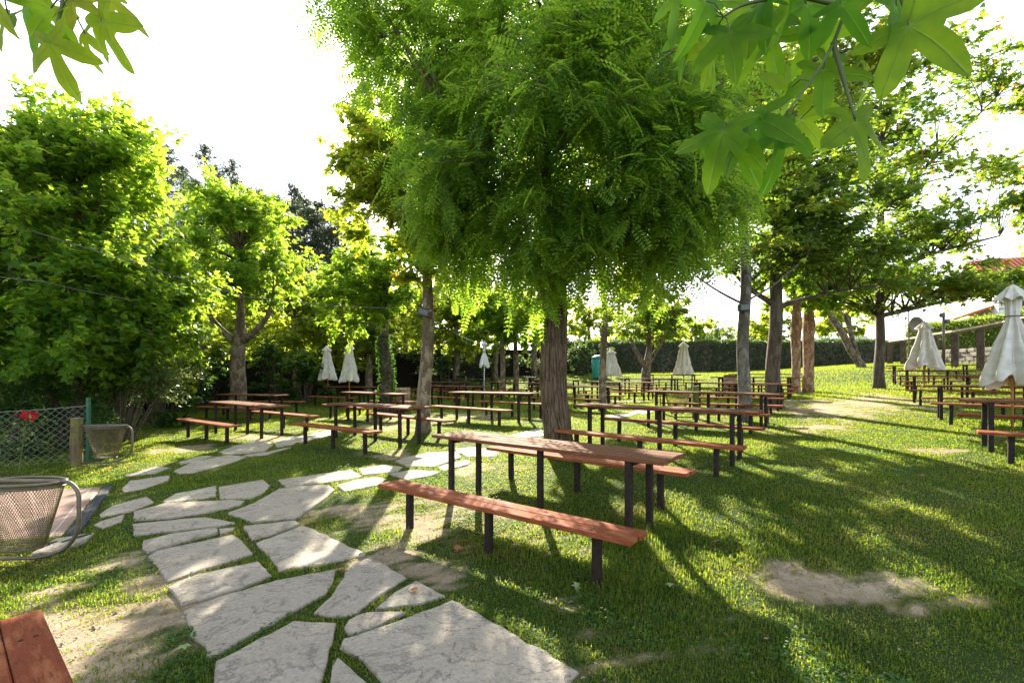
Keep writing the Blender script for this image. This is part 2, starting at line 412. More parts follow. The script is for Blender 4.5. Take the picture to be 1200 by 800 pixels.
# ------------------------------------------------------------------ flagstones (outlines in metres on the ground)
ZO = {1: (100, 540, 3.529), 2: (140, 650, 2.143), 3: (140, 490, 4.615), 4: (370, 490, 4.138), 5: (600, 340, 4.0)}
STONES = [
 (3, [(32,310),(200,268),(280,272),(200,300),(40,320)], 'thin sliver flagstone nearest the far litter basket'),
 (1, [(150,118),(185,85),(350,62),(345,85),(240,120),(160,132)], 'tapered flagstone below the thin sliver stone by the litter basket'),
 (3, [(297,290),(400,240),(600,205),(690,212),(600,250),(400,300),(320,302)], 'long pointed flagstone lying alone in grass, heading for the left tables'),
 (3, [(325,240),(450,205),(505,208),(400,240),(330,252)], 'narrow flagstone touching the upper edge of the long pointed stone'),
 (3, [(540,185),(620,155),(730,128),(815,132),(830,150),(790,182),(650,195),(560,197)], 'rounded flagstone just in front of the left table with bare soil'),
 (3, [(675,203),(780,190),(880,168),(930,160),(900,172),(800,200),(700,210)], 'thin strip flagstone below the rounded stone by the left table'),
 (3, [(832,130),(930,100),(1000,95),(985,120),(940,147),(855,162)], 'broad flagstone right of the rounded stone by the left table'),
 (3, [(960,125),(1040,88),(1150,62),(1170,90),(1060,115),(975,140)], 'flagstone beside the bench legs of the front table in the middle line'),
 (1, [(60,225),(110,190),(255,152),(288,175),(200,210),(65,238)], 'flagstone on the left edge beside the dark drain strip'),
 (1, [(35,272),(60,258),(162,228),(150,258),(75,285)], 'small flagstone at left edge nearest the slotted drain cover'),
 (1, [(320,170),(370,140),(545,105),(540,150),(480,162),(330,177)], 'pointed flagstone left of a hexagonal one in the upper course'),
 (1, [(552,110),(735,80),(768,105),(740,135),(690,160),(555,160)], 'hexagonal flagstone in the upper course of the bend'),
 (1, [(200,215),(330,180),(600,166),(662,170),(640,188),(480,222),(350,242),(205,252)], 'long lance shaped flagstone below the hexagonal stone'),
 (1, [(590,222),(700,180),(800,122),(880,108),(1010,105),(1032,125),(980,170),(875,242),(690,258)], 'big dappled kite shaped flagstone in the middle of the bend'),
 (1, [(795,82),(1100,38),(1148,68),(1060,85),(830,112)], 'long flagstone above the big dappled kite shaped stone'),
 (4, [(100,330),(180,305),(290,288),(350,300),(300,330),(140,360)], 'sunlit flagstone just left of the red bench end'),
 (1, [(195,270),(420,245),(500,240),(620,262),(560,275),(330,300),(205,315)], 'long narrow flagstone with one pointed end under the lance shaped one'),
 (1, [(240,340),(350,312),(545,285),(550,305),(450,330),(260,387),(235,365)], 'wedge flagstone second below the lance shaped one'),
 (1, [(552,290),(620,282),(610,295),(558,312)], 'smallest flagstone, a chip beside the wedge stone'),
 (1, [(262,400),(300,378),(610,312),(650,335),(695,390),(600,425),(480,460),(342,508)], 'sunlit squarish flagstone on the left edge below the wedge stone'),
 (1, [(655,280),(870,256),(885,270),(780,310),(690,330)], 'small triangular flagstone between the kite and the big pentagon stones'),
 (1, [(705,345),(900,270),(940,285),(1162,390),(1000,430),(800,460),(770,410)], 'big pentagon flagstone right of the path centre'),
 (2, [(122,90),(180,62),(350,22),(382,58),(300,90),(155,132)], 'medium flagstone on the left edge above the long sunlit slab'),
 (2, [(162,145),(250,110),(400,68),(550,38),(520,100),(440,145),(240,262),(220,262)], 'long slanting slab across the path with sun patches on its left end'),
 (2, [(488,150),(530,110),(580,30),(632,8),(722,62),(640,115),(590,155),(530,160)], 'five sided flagstone with curved left side below the pentagon'),
 (2, [(642,142),(690,100),(745,70),(818,108),(760,125)], 'small triangular flagstone on the right edge next to bare soil'),
 (2, [(565,190),(575,170),(620,150),(720,150),(650,182),(600,200),(568,205)], 'cracked narrow flagstone against the top of the largest slab'),
 (2, [(240,280),(440,175),(545,180),(525,270),(500,350),(235,350)], 'large slab at bottom edge, left of the largest one'),
 (2, [(553,240),(560,217),(720,163),(835,118),(900,150),(1155,300),(1095,360),(680,360),(610,270),(580,255)], 'largest slab of all at the bottom right end of the path'),
 (2, [(535,290),(548,268),(620,330),(640,360),(527,360)], 'small corner flagstone at bottom edge between the two large slabs'),
 (4, [(385,212),(540,170),(690,165),(705,195),(580,240),(440,240)], 'sun dappled flagstone left of the near table legs'),
 (4, [(205,250),(340,228),(425,240),(400,262),(230,280)], 'shaded oval flagstone between two pale ones above the red bench end'),
 (4, [(355,275),(470,255),(610,265),(560,285),(440,305)], 'sunlit lens shaped flagstone directly above the red bench end'),
 (4, [(585,240),(720,205),(750,205),(740,228),(620,260)], 'flagstone lying under the left legs of the near table'),
 (4, [(670,150),(780,140),(900,165),(860,188),(730,190)], 'flagstone half hidden behind the near tabletop'),
 (4, [(900,95),(1000,70),(1095,50),(1110,88),(960,102)], 'flagstone just left of the robinia trunk'),
 (4, [(960,112),(1090,97),(1110,120),(1000,130)], 'flagstone at the foot of the robinia trunk'),
 (5, [(440,592),(540,572),(600,578),(520,600),(450,604)], 'far flagstone seen under the table right of the trunk'),
 (5, [(560,570),(640,556),(690,562),(620,585)], 'farthest flagstone, right of the one seen under the table'),
]
def outline(z, pts):
    x0, y0, s = ZO[z]
    return np.array([at(x0 + a / s, y0 + b / s) for a, b in pts])
def inside(px, py, P):
    r = np.zeros(px.shape, bool); n = len(P)
    for i in range(n):
        x1, y1 = P[i]; x2, y2 = P[(i + 1) % n]
        c = ((y1 > py) != (y2 > py)) & (px < (x2 - x1) * (py - y1) / (y2 - y1 + 1e-12) + x1)
        r ^= c
    return r
OUT = [outline(z, p) for z, p, _ in STONES]
TERRACE = np.array([at(-130, 585), at(20, 576), at(121, 571), at(72, 629), at(-130, 645)])
STRIP = np.array([at(123, 571), at(134, 570), at(92, 629), at(76, 629)])
COVER = np.array([at(36, 652), at(66, 634), at(111, 627), at(98, 638), at(60, 650)])

# bare soil: where (x, y), size, turn, strength
def soil_spot(px, py, rx, ry, rz=0, s=1.): return (*at(px, py), rx, ry, rz, s)
SOIL = [soil_spot(1052, 692, .60, .26, -.3, 1.35), soil_spot(112, 738, .50, .45, 0, 1.0), soil_spot(40, 700, .5, .3, 0, .6), soil_spot(190, 690, .35, .3, .4, .75), soil_spot(500, 650, .5, .5, -.5, .85), soil_spot(690, 745, .5, .2, -.2, .25), soil_spot(640, 640, .8, .25, -.6, .4), soil_spot(470, 612, .75, .42, -.5, .95), soil_spot(425, 598, .55, .3, .3, 1.1),
        soil_spot(560, 660, .8, .25, -.6, .5), soil_spot(640, 700, .5, .16, -.6, .3), soil_spot(310, 513, 1.3, .5, -.5, 1.), soil_spot(225, 525, .9, .4, .2, .9),
        soil_spot(250, 540, .6, .3, 0, .7), soil_spot(560, 548, .7, .35, -.5, .7), soil_spot(760, 775, .55, .25, .2, .42), soil_spot(985, 476, 3.0, 1.7, .5, 1.0), soil_spot(1010, 466, 3, 1.6, .5, .8),
        soil_spot(960, 500, 1.3, .6, .5, .8), soil_spot(470, 535, .8, .35, -.6, .8), soil_spot(740, 545, .9, .3, -.55, .55), soil_spot(440, 500, 2., .8, 0, .9),
        soil_spot(520, 488, 3., 1.2, 0, .8), soil_spot(760, 470, 3, 1.5, .2, .7), soil_spot(60, 780, .35, .3, 0, .7), soil_spot(130, 660, .3, .2, 0, .6),
        soil_spot(1110, 527, .6, .2, 0, .8), soil_spot(880, 720, .4, .15, .3, .25), soil_spot(580, 605, .6, .25, -.6, .6), soil_spot(370, 510, 1.2, .4, .3, .7)]
def fbm(x, y, s, seed):
    r = np.random.default_rng(seed); o = np.zeros(x.shape)
    for k in range(9):
        a = r.uniform(0, 6.28); f = s * r.uniform(.6, 2.6); o += np.sin(x * f * math.cos(a) + y * f * math.sin(a) + r.uniform(0, 6.28)) / 9
    return o
def soil(x, y):
    w = np.zeros(np.shape(x))
    for (a, b, rx, ry, t, s) in SOIL:
        u = (x - a) * math.cos(t) + (y - b) * math.sin(t); q = -(x - a) * math.sin(t) + (y - b) * math.cos(t)
        w = np.maximum(w, s * np.exp(-.7 * ((u / rx) ** 2 + (q / ry) ** 2)))
    return np.clip(w * (.9 + .7 * fbm(x, y, 3.2, 3)) + (.75 * fbm(x, y, 7.5, 8) + .5 * fbm(x, y, 21, 9)) * np.clip(w * 3, 0, 1) + .5 * fbm(x, y, 1.1, 4) + .25 * fbm(x, y, 6, 6) - .16, 0, 1)

# ------------------------------------------------------------------ ground sheet
gx = np.unique(np.concatenate([np.linspace(-400, -40, 19), np.linspace(-40, -9, 50), np.linspace(-9, 9, 260), np.linspace(9, 36, 130), np.linspace(36, 400, 19)]))
gy = np.unique(np.concatenate([np.linspace(-60, -2, 15), np.linspace(-2, 1, 15), np.linspace(1, 9, 140), np.linspace(9, 26, 120), np.linspace(26, 60, 50), np.linspace(60, 500, 23)]))
GX, GY = np.meshgrid(gx, gy)
GZ = ground(GX, GY) + .012 * fbm(GX, GY, 3.0, 11) * (GY > 1) * (GY < 60)
b = MB()
nx, ny = len(gx), len(gy)
i, j = np.meshgrid(np.arange(nx - 1), np.arange(ny - 1))
F = np.stack([j * nx + i, j * nx + i + 1, (j + 1) * nx + i + 1, (j + 1) * nx + i], -1).reshape(-1, 4)
b.add(np.stack([GX, GY, GZ], -1).reshape(-1, 3), F)
m, N, L = mat('lawn_and_soil')
aa = N.new('ShaderNodeAttribute'); aa.attribute_name = 'soil'
v = coords(N, L)
n1 = noise(N, L, v, 1.3, 6, .65); n2 = noise(N, L, v, 30, 5, .75); n3 = noise(N, L, v, 9, 4, .7)
gc = mixc(N, L, ramp(N, L, n1, [(.3, 0.), (.7, 1.)]), (.026, .055, .009), (.06, .09, .018))
gc = mixc(N, L, ramp(N, L, n2, [(.35, 0.), (.65, .7)]), gc, (.02, .042, .010))
gc = mixc(N, L, ramp(N, L, n3, [(.58, 0.), (.72, .5)]), gc, (.13, .12, .045))
sc = mixc(N, L, ramp(N, L, n1, [(.3, 0.), (.7, 1.)]), (.26, .19, .12), (.47, .375, .26))
sc = mixc(N, L, ramp(N, L, n3, [(.4, 0.), (.7, .6)]), sc, (.19, .145, .095))
sc = mixc(N, L, ramp(N, L, n2, [(.55, 0.), (.68, .6)]), sc, (.12, .09, .06))
ad = N.new('ShaderNodeMath'); ad.operation = 'MULTIPLY_ADD'; L.new(n2, ad.inputs[0]); ad.inputs[1].default_value = .5; L.new(aa.outputs['Fac'], ad.inputs[2])
fac = ramp(N, L, ad.outputs[0], [(.38, 0.), (.78, 1.)])
finish(N, L, mixc(N, L, fac, gc, sc), .95, n2, .7, .03, .15)
M['lawn'] = m
go = b.build('ground', m, smooth=True)
tag(go, kind='structure')
go.data.attributes.new('soil', 'FLOAT', 'POINT').data.foreach_set('value', soil(GX, GY).astype(np.float32).ravel())

# ------------------------------------------------------------------ flagstones, terrace, drain
def slab(P, th=.03, top=.022, seed=0, jit=.011):
    r = np.random.default_rng(seed)
    Q = []
    for k in range(len(P)):
        a, c = P[k], P[(k + 1) % len(P)]
        ln = np.linalg.norm(c - a); n = max(2, int(ln / .07))
        for t in np.arange(n) / n:
            Q.append(a * (1 - t) + c * t + r.normal(0, jit if t else jit * .4, 2) * min(1, ln))
    Q = np.array(Q)
    n = len(Q); c = Q.mean(0); rings = []
    for s, dz in ((1.0, -th), (1.0, top - .012), (.985, top - .003), (.95, top), (.5, top + .002)):
        q = c + (Q - c) * s
        rings.append(np.column_stack([q, ground(q[:, 0], q[:, 1]) + dz + (r.normal(0, .0015, n) if s < 1 else 0)]))
    mb = MB(); V = np.concatenate(rings + [np.array([[*c, gz(*c) + top + .002]])])
    F = []
    for k in range(4):
        for i in range(n): F.append((k * n + i, k * n + (i + 1) % n, (k + 1) * n + (i + 1) % n, (k + 1) * n + i))
    o = mb.n; mb.add(V, F)
    mb.f.setdefault((3, 0), []).append(np.array([(4 * n + i, 4 * n + (i + 1) % n, 5 * n) for i in range(n)]) + o)
    return mb, (*c, gz(*c))
for k, ((z, p, lab), P) in enumerate(zip(STONES, OUT)):
    mb, c = slab(P, seed=k, top=.016 + .016 * random.random())
    tag(mb.build('flagstone', M['stone'], loc=c, shift=c, smooth=False), lab, 'paving stone', 'irregular flagstones of the garden path')

m, N, L = mat('terracotta_terrace_tiles')
v = coords(N, L, 'Object')
mp = [q for q in N if q.type == 'MAPPING'][0]; mp.inputs['Rotation'].default_value = (0, 0, R(-35))
bk = N.new('ShaderNodeTexBrick'); bk.offset = 0; bk.inputs['Scale'].default_value = 1
bk.inputs['Brick Width'].default_value = .9; bk.inputs['Row Height'].default_value = .9; bk.inputs['Mortar Size'].default_value = .008
bk.inputs['Color1'].default_value = (.30, .19, .15, 1); bk.inputs['Color2'].default_value = (.35, .23, .18, 1); bk.inputs['Mortar'].default_value = (.5, .46, .4, 1)
L.new(v, bk.inputs[0])
c = mixc(N, L, noise(N, L, coords(N, L), 6, 5), bk.outputs['Color'], (.22, .14, .11), 'MIX')
finish(N, L, mixc(N, L, .35, bk.outputs['Color'], c), .55, noise(N, L, coords(N, L), 50), .2, .004)
mb, c = slab(TERRACE, .05, .018, 90, 0)
tag(mb.build('terrace', m, loc=c, shift=c), kind='structure')
mb, c = slab(STRIP, .05, .03, 91, 0)
tag(mb.build('drain_strip', plain('dark_pebble_strip', (.05, .052, .055), .8, .3, 0, .7, 60, .8, .01), loc=c, shift=c), 'dark pebbled drain strip along the edge of the tiled terrace', 'drain')
mb, c = slab(COVER, .05, .03, 92, 0)
dt = thing('drain_cover', c, 'pale slotted concrete drain cover lying in grass below the terrace', 'drain cover')
mb.build('cover_slab', M['stone'], dt, shift=c)
sb = MB()
for (px, py) in ((97, 631.5), (92.5, 633.2), (88, 634.8), (83.5, 636.5), (56, 641), (51.5, 643), (47, 645)):
    x, y = at(px, py); sb.box((x, y, gz(x, y) + .0345), (.022, .13, .006), R(-28))
sb.build('slot', plain('slot_shadow', (.012, .012, .012), .9), dt, shift=c)

# ------------------------------------------------------------------ grass blades
def tone_of(o, x, y, k, r):
    tn = np.clip(.5 + .5 * fbm(x, y, 1.6, 41) + .45 * fbm(x, y, 6, 42) + .25 * fbm(x, y, 17, 43) + .4 * soil(x, y) + r.normal(0, .12, len(x)), 0, 1)
    o.data.attributes.new('tone', 'FLOAT', 'POINT').data.foreach_set('value', np.repeat(tn, k).astype(np.float32))
def grass():
    r = np.random.default_rng(21)
    n = 1700000
    y = 1.0 + 15.5 * r.random(n) ** 1.8
    hw = y * 1.16 + 1.6
    x = (r.random(n) * 2 - 1) * hw
    keep = r.random(n) < np.clip(.33 + .045 * y, 0, .6)
    x, y = x[keep], y[keep]
    s = soil(x, y)
    keep = r.random(len(x)) > np.minimum(s * 1.25 - .12, .95)
    x, y, s = x[keep], y[keep], s[keep]
    for P in OUT + [TERRACE, STRIP, COVER]:
        bb = (x > P[:, 0].min()) & (x < P[:, 0].max()) & (y > P[:, 1].min()) & (y < P[:, 1].max())
        ins = np.zeros(len(x), bool); c = P.mean(0)
        ins[bb] = inside(x[bb], y[bb], c + (P - c) * .972)
        x, y, s = x[~ins], y[~ins], s[~ins]
    n = len(x); print('blades', n)
    tall = np.clip(.6 + .9 * fbm(x, y, 2.3, 5), .25, 1.5) * (1 - .55 * np.clip(s * 2, 0, 1))
    for (a_, b_, w_, q_) in ((-1.05, 4.4, .16, 1.5), (-.2, 3.93, .22, .8), (.66, 3.42, .22, 1.4), (1.05, 3.95, .28, 1.5), (1.35, 4.3, .25, 1.2), (.3, 4.3, .35, .8), (.0, 7.3, .6, .5), (1.2, 3.0, .5, .5)):
        tall = tall + q_ * np.exp(-((x - a_) ** 2 + (y - b_) ** 2) / (2 * w_ * w_))
    h = (.013 + .029 * r.random(n) ** 1.5) * (.45 + .8 * tall) * (1 + .02 * y)
    w = (.0013 + .0014 * r.random(n)) * (1 + .17 * y)
    a = r.random(n) * 6.283; bend = r.normal(0, .95, n)
    dx, dy = np.cos(a), np.sin(a)
    z = ground(x, y) - .004
    B = np.stack([x, y, z], -1); U = np.stack([dx, dy, 0 * x], -1) * w[:, None]
    D = np.stack([-dy, dx, 0 * x], -1) * (h * bend)[:, None]; H = np.zeros((n, 3)); H[:, 2] = h
    V = np.stack([B - U, B + U, B + D * .35 + H * .6 + U * .8, B + D * .35 + H * .6 - U * .8, B + D + H * np.clip(1 - .28 * np.abs(bend), .3, 1)[:, None]], 1).reshape(-1, 3)
    k = np.arange(n)[:, None] * 5
    mb = MB(); mb.add(V, k + np.array([[0, 1, 2, 3]])); mb.f.setdefault((3, 0), []).append(k + np.array([[3, 2, 4]]))
    o = mb.build('grass', M['grass']); tag(o, kind='stuff'); tone_of(o, x, y, 5, r)
grass()
def far_grass():
    r = np.random.default_rng(22); n = 260000
    y = 15 + 27 * r.random(n) ** 1.3; x = (r.random(n) * 2 - 1) * (y * 1.16)
    x = np.clip(x, -24, 34); s_ = soil(x, y); k = r.random(n) > np.minimum(s_ * 1.7 - .2, .93); x, y = x[k], y[k]; n = len(x)
    h = (.05 + .04 * r.random(n)) * (.7 + .5 * np.clip(fbm(x, y, 2.3, 5) + .6, 0, 1)); w = .006 + .00035 * y
    a = r.random(n) * 6.283; z = ground(x, y) - .005; bend = r.normal(0, .5, n)
    B = np.stack([x, y, z], -1); U = np.stack([np.cos(a), np.sin(a), 0 * x], -1) * w[:, None]; D = np.stack([-np.sin(a) * h * bend, np.cos(a) * h * bend, h], -1)
    V = np.stack([B - U, B + U, B + D], 1).reshape(-1, 3); mb = MB(); mb.add(V, np.arange(n)[:, None] * 3 + np.array([[0, 1, 2]]))
    o = mb.build('far_grass', M['grass']); tag(o, kind='stuff'); tone_of(o, x, y, 3, r)
far_grass()

# ------------------------------------------------------------------ tables and benches
U_ANG = math.atan2(.62, -.785) + math.pi     # long direction of the sets
def make_table():
    t = thing('long_table', (0, 0, 0), 'x', 'table', 'long outdoor tables set out in lines on the lawn')
    mb = MB(); r = np.random.default_rng(4)
    for k in range(4):
        mb.rbox((r.uniform(-.012, .012), (k - 1.5) * .1405, .742 + r.uniform(-.001, .001)), (2.82, .137, .036), .005)
    for x in (-1.1, 0, 1.1):
        for k in range(4):
            for q in (-.035, .035): mb.tube([(x, (k - 1.5) * .1405 + q, .756), (x, (k - 1.5) * .1405 + q, .763)], .008, 8, mi=1)
    mb.build('tabletop', [M['top'], M['leg']], t)
    for x, y in ((-1.1, -.235), (1.1, -.235), (-1.1, .235), (1.1, .235), (0, .0)):
        lb = MB(); lb.rbox((x, y, .222), (.058, .058, 1.004), .005)
        lb.build('leg', M['leg'], t)
    for x in (-1.1, 1.1):
        lb = MB(); lb.box((x, 0, .7), (.045, .395, .045)); lb.build('crossbar', M['leg'], t)
    return t
def make_bench():
    t = thing('bench', (0, 0, 0), 'x', 'bench', 'long backless benches beside the tables')
    mb = MB()
    for k in range(2):
        mb.rbox((.008 * (k * 2 - 1), (k - .5) * .1385, .405), (2.68, .135, .038), .006)
    for x in (-1.02, 0, 1.02):
        for y in (-.09, -.045, .045, .09): mb.tube([(x, y, .42), (x, y, .4265)], .009, 8, mi=1)
    mb.build('seat', [M['bench'], M['leg']], t)
    for x in (-1.02, 0, 1.02):
        lb = MB(); lb.rbox((x, 0, .042), (.06, .06, .686), .005); lb.build('leg', M['leg'], t)
    return t
TB, BB = make_table(), make_bench()
SETS = [ # x, y, turn, offsets of camera side bench and far side bench, phrase
 (.30, 4.83, 0, .97, .84, 'the near table before the robinia trunk'),
 (2.32, 7.15, .03, .85, .80, 'the table just right of the robinia trunk'),
 (4.4, 10.2, 0, .9, .9, 'the third table of the centre line'),
 (6.5, 13.2, 0, .9, .9, 'the fourth table of the centre line'),
 (8.6, 16.2, 0, .9, .9, 'the fifth table of the centre line'),
 (10.7, 19.2, 0, .9, .9, 'the last table of the centre line'),
 (-2.85, 9.5, 0, .95, .85, 'the table at the slim plane trunk'),
 (-.55, 12.4, 0, .9, .9, 'the table before the white parasol'),
 (2.1, 15.2, 0, .9, .9, 'the table right behind the robinia'),
 (4.3, 18.2, 0, .9, .9, 'the fourth table of the middle line'),
 (6.4, 21.2, 0, .9, .9, 'the fifth table of the middle line'),
 (8.5, 24.2, 0, .9, .9, 'the last table of the middle line'),
 (-6.45, 11.1, .08, .9, .9, 'the left table on bare soil'),
 (-4.3, 14.2, 0, .9, .9, 'the table below the two cream parasols'),
 (-2.1, 17.2, 0, .9, .9, 'the third table of the left line'),
 (.1, 20.2, 0, .9, .9, 'the fourth table of the left line'),
 (2.3, 23.2, 0, .9, .9, 'the last table of the left line'),
 (-8.9, 15.6, .3, .9, .9, 'the table at the foot of the forked pollard'),
 (-6.6, 18.6, .1, .9, .9, 'the table behind the two cream parasols'),
 (-3.2, 21.5, .1, .9, .9, 'the farthest left table by the screen'),
 (8.0, 6.15, 0, .95, .9, 'the nearest table at the right edge'),
 (10.35, 9.4, 0, .9, .9, 'the second table of the right hand line'),
 (12.6, 12.6, 0, .9, .9, 'the third table of the right hand line'),
 (15.6, 16.3, .0, .9, .9, 'the fourth table of the right hand line'),
 (17.3, 18.9, .1, .9, .9, 'the last table of the right hand line'),
]
TLAB = ['large brown plank table with worn sunlit top in front of the robinia trunk', 'brown plank table just right of the robinia trunk']
first = True
for k, (x, y, da, o1, o2, ph) in enumerate(SETS):
    ang = U_ANG + da
    t = TB if first else copy_tree(TB)
    t.location = (x, y, gz(x, y)); t.rotation_euler = (random.gauss(0, .006), random.gauss(0, .006), ang + (random.gauss(0, .02) if k else 0))
    core = ph.replace('the ', '', 1)
    t['label'] = TLAB[k] if k < 2 else 'brown plank table, ' + core
    vx, vy = -math.sin(ang), math.cos(ang)
    for q, (off, side) in enumerate(((-o1, 'camera'), (o2, 'far'))):
        if vy < 0: off = -off
        bx, by = x + vx * off, y + vy * off
        if k == 0: bx, by = ((-.20, 3.93), (.79, 5.5))[q]
        be = BB if (first and q == 0) else copy_tree(BB)
        be.location = (bx, by, gz(bx, by)); be.rotation_euler = (random.gauss(0, .008), random.gauss(0, .007) if k else 0, ang + (random.uniform(-.03, .03) if k else 0.03 * (1 - q)))
        be['label'] = f'red bench on the {side} side of {ph}'
    first = False
# bench end reaching into the bottom left corner
be = copy_tree(BB)
ex, ey = -2.36, 2.09
ux, uy = math.cos(U_ANG), math.sin(U_ANG)
if uy > 0: ux, uy = -ux, -uy
be.location = (ex + ux * 1.34, ey + uy * 1.34, gz(-1.3, 1.3)); be.rotation_euler = (0, 0, U_ANG)
be['label'] = 'red plank bench end cut off by the bottom left corner'

# dark A-frame picnic tables far back
def picnic(x, y, rz, lab):
    t = thing('picnic_table', (x, y, gz(x, y)), lab, 'picnic table', 'dark picnic tables at the back of the lawn', rz)
    mb = MB()
    for k in range(4): mb.rbox((0, (k - 1.5) * .18, .75), (2.2, .17, .04), .005)
    mb.build('tabletop', M['black_wood'], t)
    for s in (-1, 1):
        mb = MB()
        for k in range(2): mb.rbox((0, s * (.62 + k * .15), .45), (2.2, .14, .04), .005)
        mb.build('seat', M['black_wood'], t)
        for q in (-1, 1):
            mb = MB(); mb.tube([(s * .75, q * .25, .73), (s * .75, q * .7, -.1)], .055, 4); mb.build('leg', M['black_wood'], t)
        mb = MB(); mb.box((s * .81, 0, .41), (.05, 1.5, .09)); mb.build('crossbar', M['black_wood'], t)
picnic(-2.4, 24.5, .1, 'dark A-frame picnic table left of the white parasol pole')
picnic(.3, 26.0, .1, 'dark A-frame picnic table behind the paired slim trunks')
picnic(2.0, 28.5, .2, 'farthest dark A-frame picnic table beside the robinia trunk')

# ------------------------------------------------------------------ parasols
def parasol(x, y, top, clen, wid, label, mtl, pole, strap=.3, ruffle=.5, seed=0, lean=0):
    z0 = gz(x, y); r = np.random.default_rng(seed)
    t = thing('closed_parasol', (x, y, z0), label, 'parasol', 'closed parasols between the tables')
    t.rotation_euler = (0, lean, r.uniform(0, 6))
    H = top - z0
    mb = MB(); mb.tube([(0, 0, -.15), (0, 0, H * .5), (0, 0, H - .05)], .022, 10); mb.build('pole', pole, t, smooth=True)
    mb = MB(); n, K = 96, 40
    s = np.linspace(0, 1, K)[:, None]; th = np.arange(n)[None, :] / n * 2 * math.pi
    if strap > .6: prof = np.interp(s, [0, .05, .12, .2, .55, .85, .97, 1], [.06, .2, .34, .40, .66, .93, 1.0, .97]) * wid / 2
    else: prof = np.interp(s, [0, .04, .1, .17, strap - .03, strap, strap + .06, .6, .9, 1], [.05, .26, .42, .30, .30, .24, .34, .68, .98, 1.0]) * wid / 2
    ph = r.uniform(0, 6.28)
    fold = 1 + (.10 + .34 * s * ruffle) * np.cos(8 * th + ph + 1.4 * s * np.sin(th * 2 + ph)) + .14 * ruffle * s * np.cos(3 * th + ph * 2 + 4 * s) + .05 * np.cos(17 * th + 9 * s)
    hem = -.10 * clen * ruffle * np.clip(s - .55, 0, 1) * np.cos(8 * th + ph + .6) - .12 * clen * ruffle * np.clip(s - .6, 0, 1) * np.cos(2 * th + ph)
    for q in range(7): fold = fold + r.uniform(.008, .03) * (.3 + s) * np.sin(r.integers(2, 14) * th + r.uniform(4, 22) * s + r.uniform(0, 6))
    rad = prof * fold * (.72 if ruffle > .6 else .84)
    V = np.stack([rad * np.cos(th), rad * np.sin(th), H - s * clen + hem + 0 * th], -1)
    i = np.arange(K - 1)[:, None]; j = np.arange(n)[None, :]; j2 = (j + 1) % n
    mb.add(V.reshape(-1, 3), np.stack([i * n + j, (i + 1) * n + j, (i + 1) * n + j2, i * n + j2], -1).reshape(-1, 4))
    co = mb.build('canopy', mtl, t, smooth=True)
    sm = co.modifiers.new('thickness', 'SOLIDIFY'); sm.thickness = .004
    # vent cap, strap, finial
    mb = MB(); K2 = 8; s = np.linspace(0, 1, K2)[:, None]
    rad = (.03 + ((.24 if strap < .6 else .19) * wid) * s ** .8) * (1 + .16 * s * np.cos(8 * th + ph))
    V = np.stack([rad * np.cos(th), rad * np.sin(th), H + .03 - s * clen * .15 + .03 * s * np.cos(8 * th + ph + .5)], -1)
    i = np.arange(K2 - 1)[:, None]
    mb.add(V.reshape(-1, 3), np.stack([i * n + j, (i + 1) * n + j, (i + 1) * n + j2, i * n + j2], -1).reshape(-1, 4))
    mb.build('vent_cap', mtl, t, smooth=True)
    a = np.arange(24) / 24 * 2 * math.pi
    if strap < .6:
        rs = .24 * wid / 2 * 1.12
        mb = MB(); mb.tube(np.stack([rs * np.cos(a), rs * np.sin(a), 0 * a + H - strap * clen], -1), .011, 6, closed=True); mb.build('strap', M['cable'], t)
    mb = MB(); mb.tube([(0, 0, H - .02), (0, 0, H + .05), (0, 0, H + .07)], [.03, .022, .006], 10); mb.build('finial', pole, t, smooth=True)
    mb = MB(); mb.tube([(0, 0, H - clen * .82), (0, 0, H - clen * .92), (0, 0, H - clen * 1.0), (0, 0, H - clen * 1.05)], [.03, .06, .045, .03], 10); mb.build('runner', pole, t, smooth=True)
    return t
def par(px, pyt, pyb, d, wpx, label, mtl, pole, **k):
    x = (px - 600) / FPX * d; top = CAM_H + (YH - pyt) / FPX * d
    return parasol(x, d, top, (pyb - pyt) / FPX * d, wpx / FPX * d, label, mtl, pole, **k)
par(385, 406, 445, 19.5, 21, 'cream closed parasol on the left of two side by side, darker hem', M['canvas'], M['pole_wood'], strap=.7, ruffle=.35, seed=1, lean=.03)
par(409.5, 403, 447, 18.2, 22, 'taller cream closed parasol right of its twin by the dark hedge', M['canvas'], M['pole_wood'], strap=.7, ruffle=.35, seed=2)
par(567.5, 401, 429, 21, 12, 'small white closed parasol on a thin white pole', M['canvas_white'], M['pole_white'], strap=.4, ruffle=.9, seed=3)
par(801, 401, 440, 25, 24, 'cream closed parasol with orange pole before the long hedge', M['canvas'], M['pole_wood'], strap=.7, ruffle=.2, seed=4)
par(716, 410, 440, 26, 26, 'cream closed parasol partly behind a slim trunk', M['canvas'], M['pole_wood'], strap=.7, ruffle=.3, seed=5)
par(1083, 378, 431, 17.6, 37, 'cream closed parasol hanging loose with open hem by the sleeper fence', M['canvas'], M['pole_wood'], strap=.7, ruffle=.7, seed=6)
par(1186, 336, 448, 8.7, 52, 'large cream closed parasol tied with a dark strap at the right edge', M['canvas'], M['pole_wood'], strap=.31, ruffle=.95, seed=8)

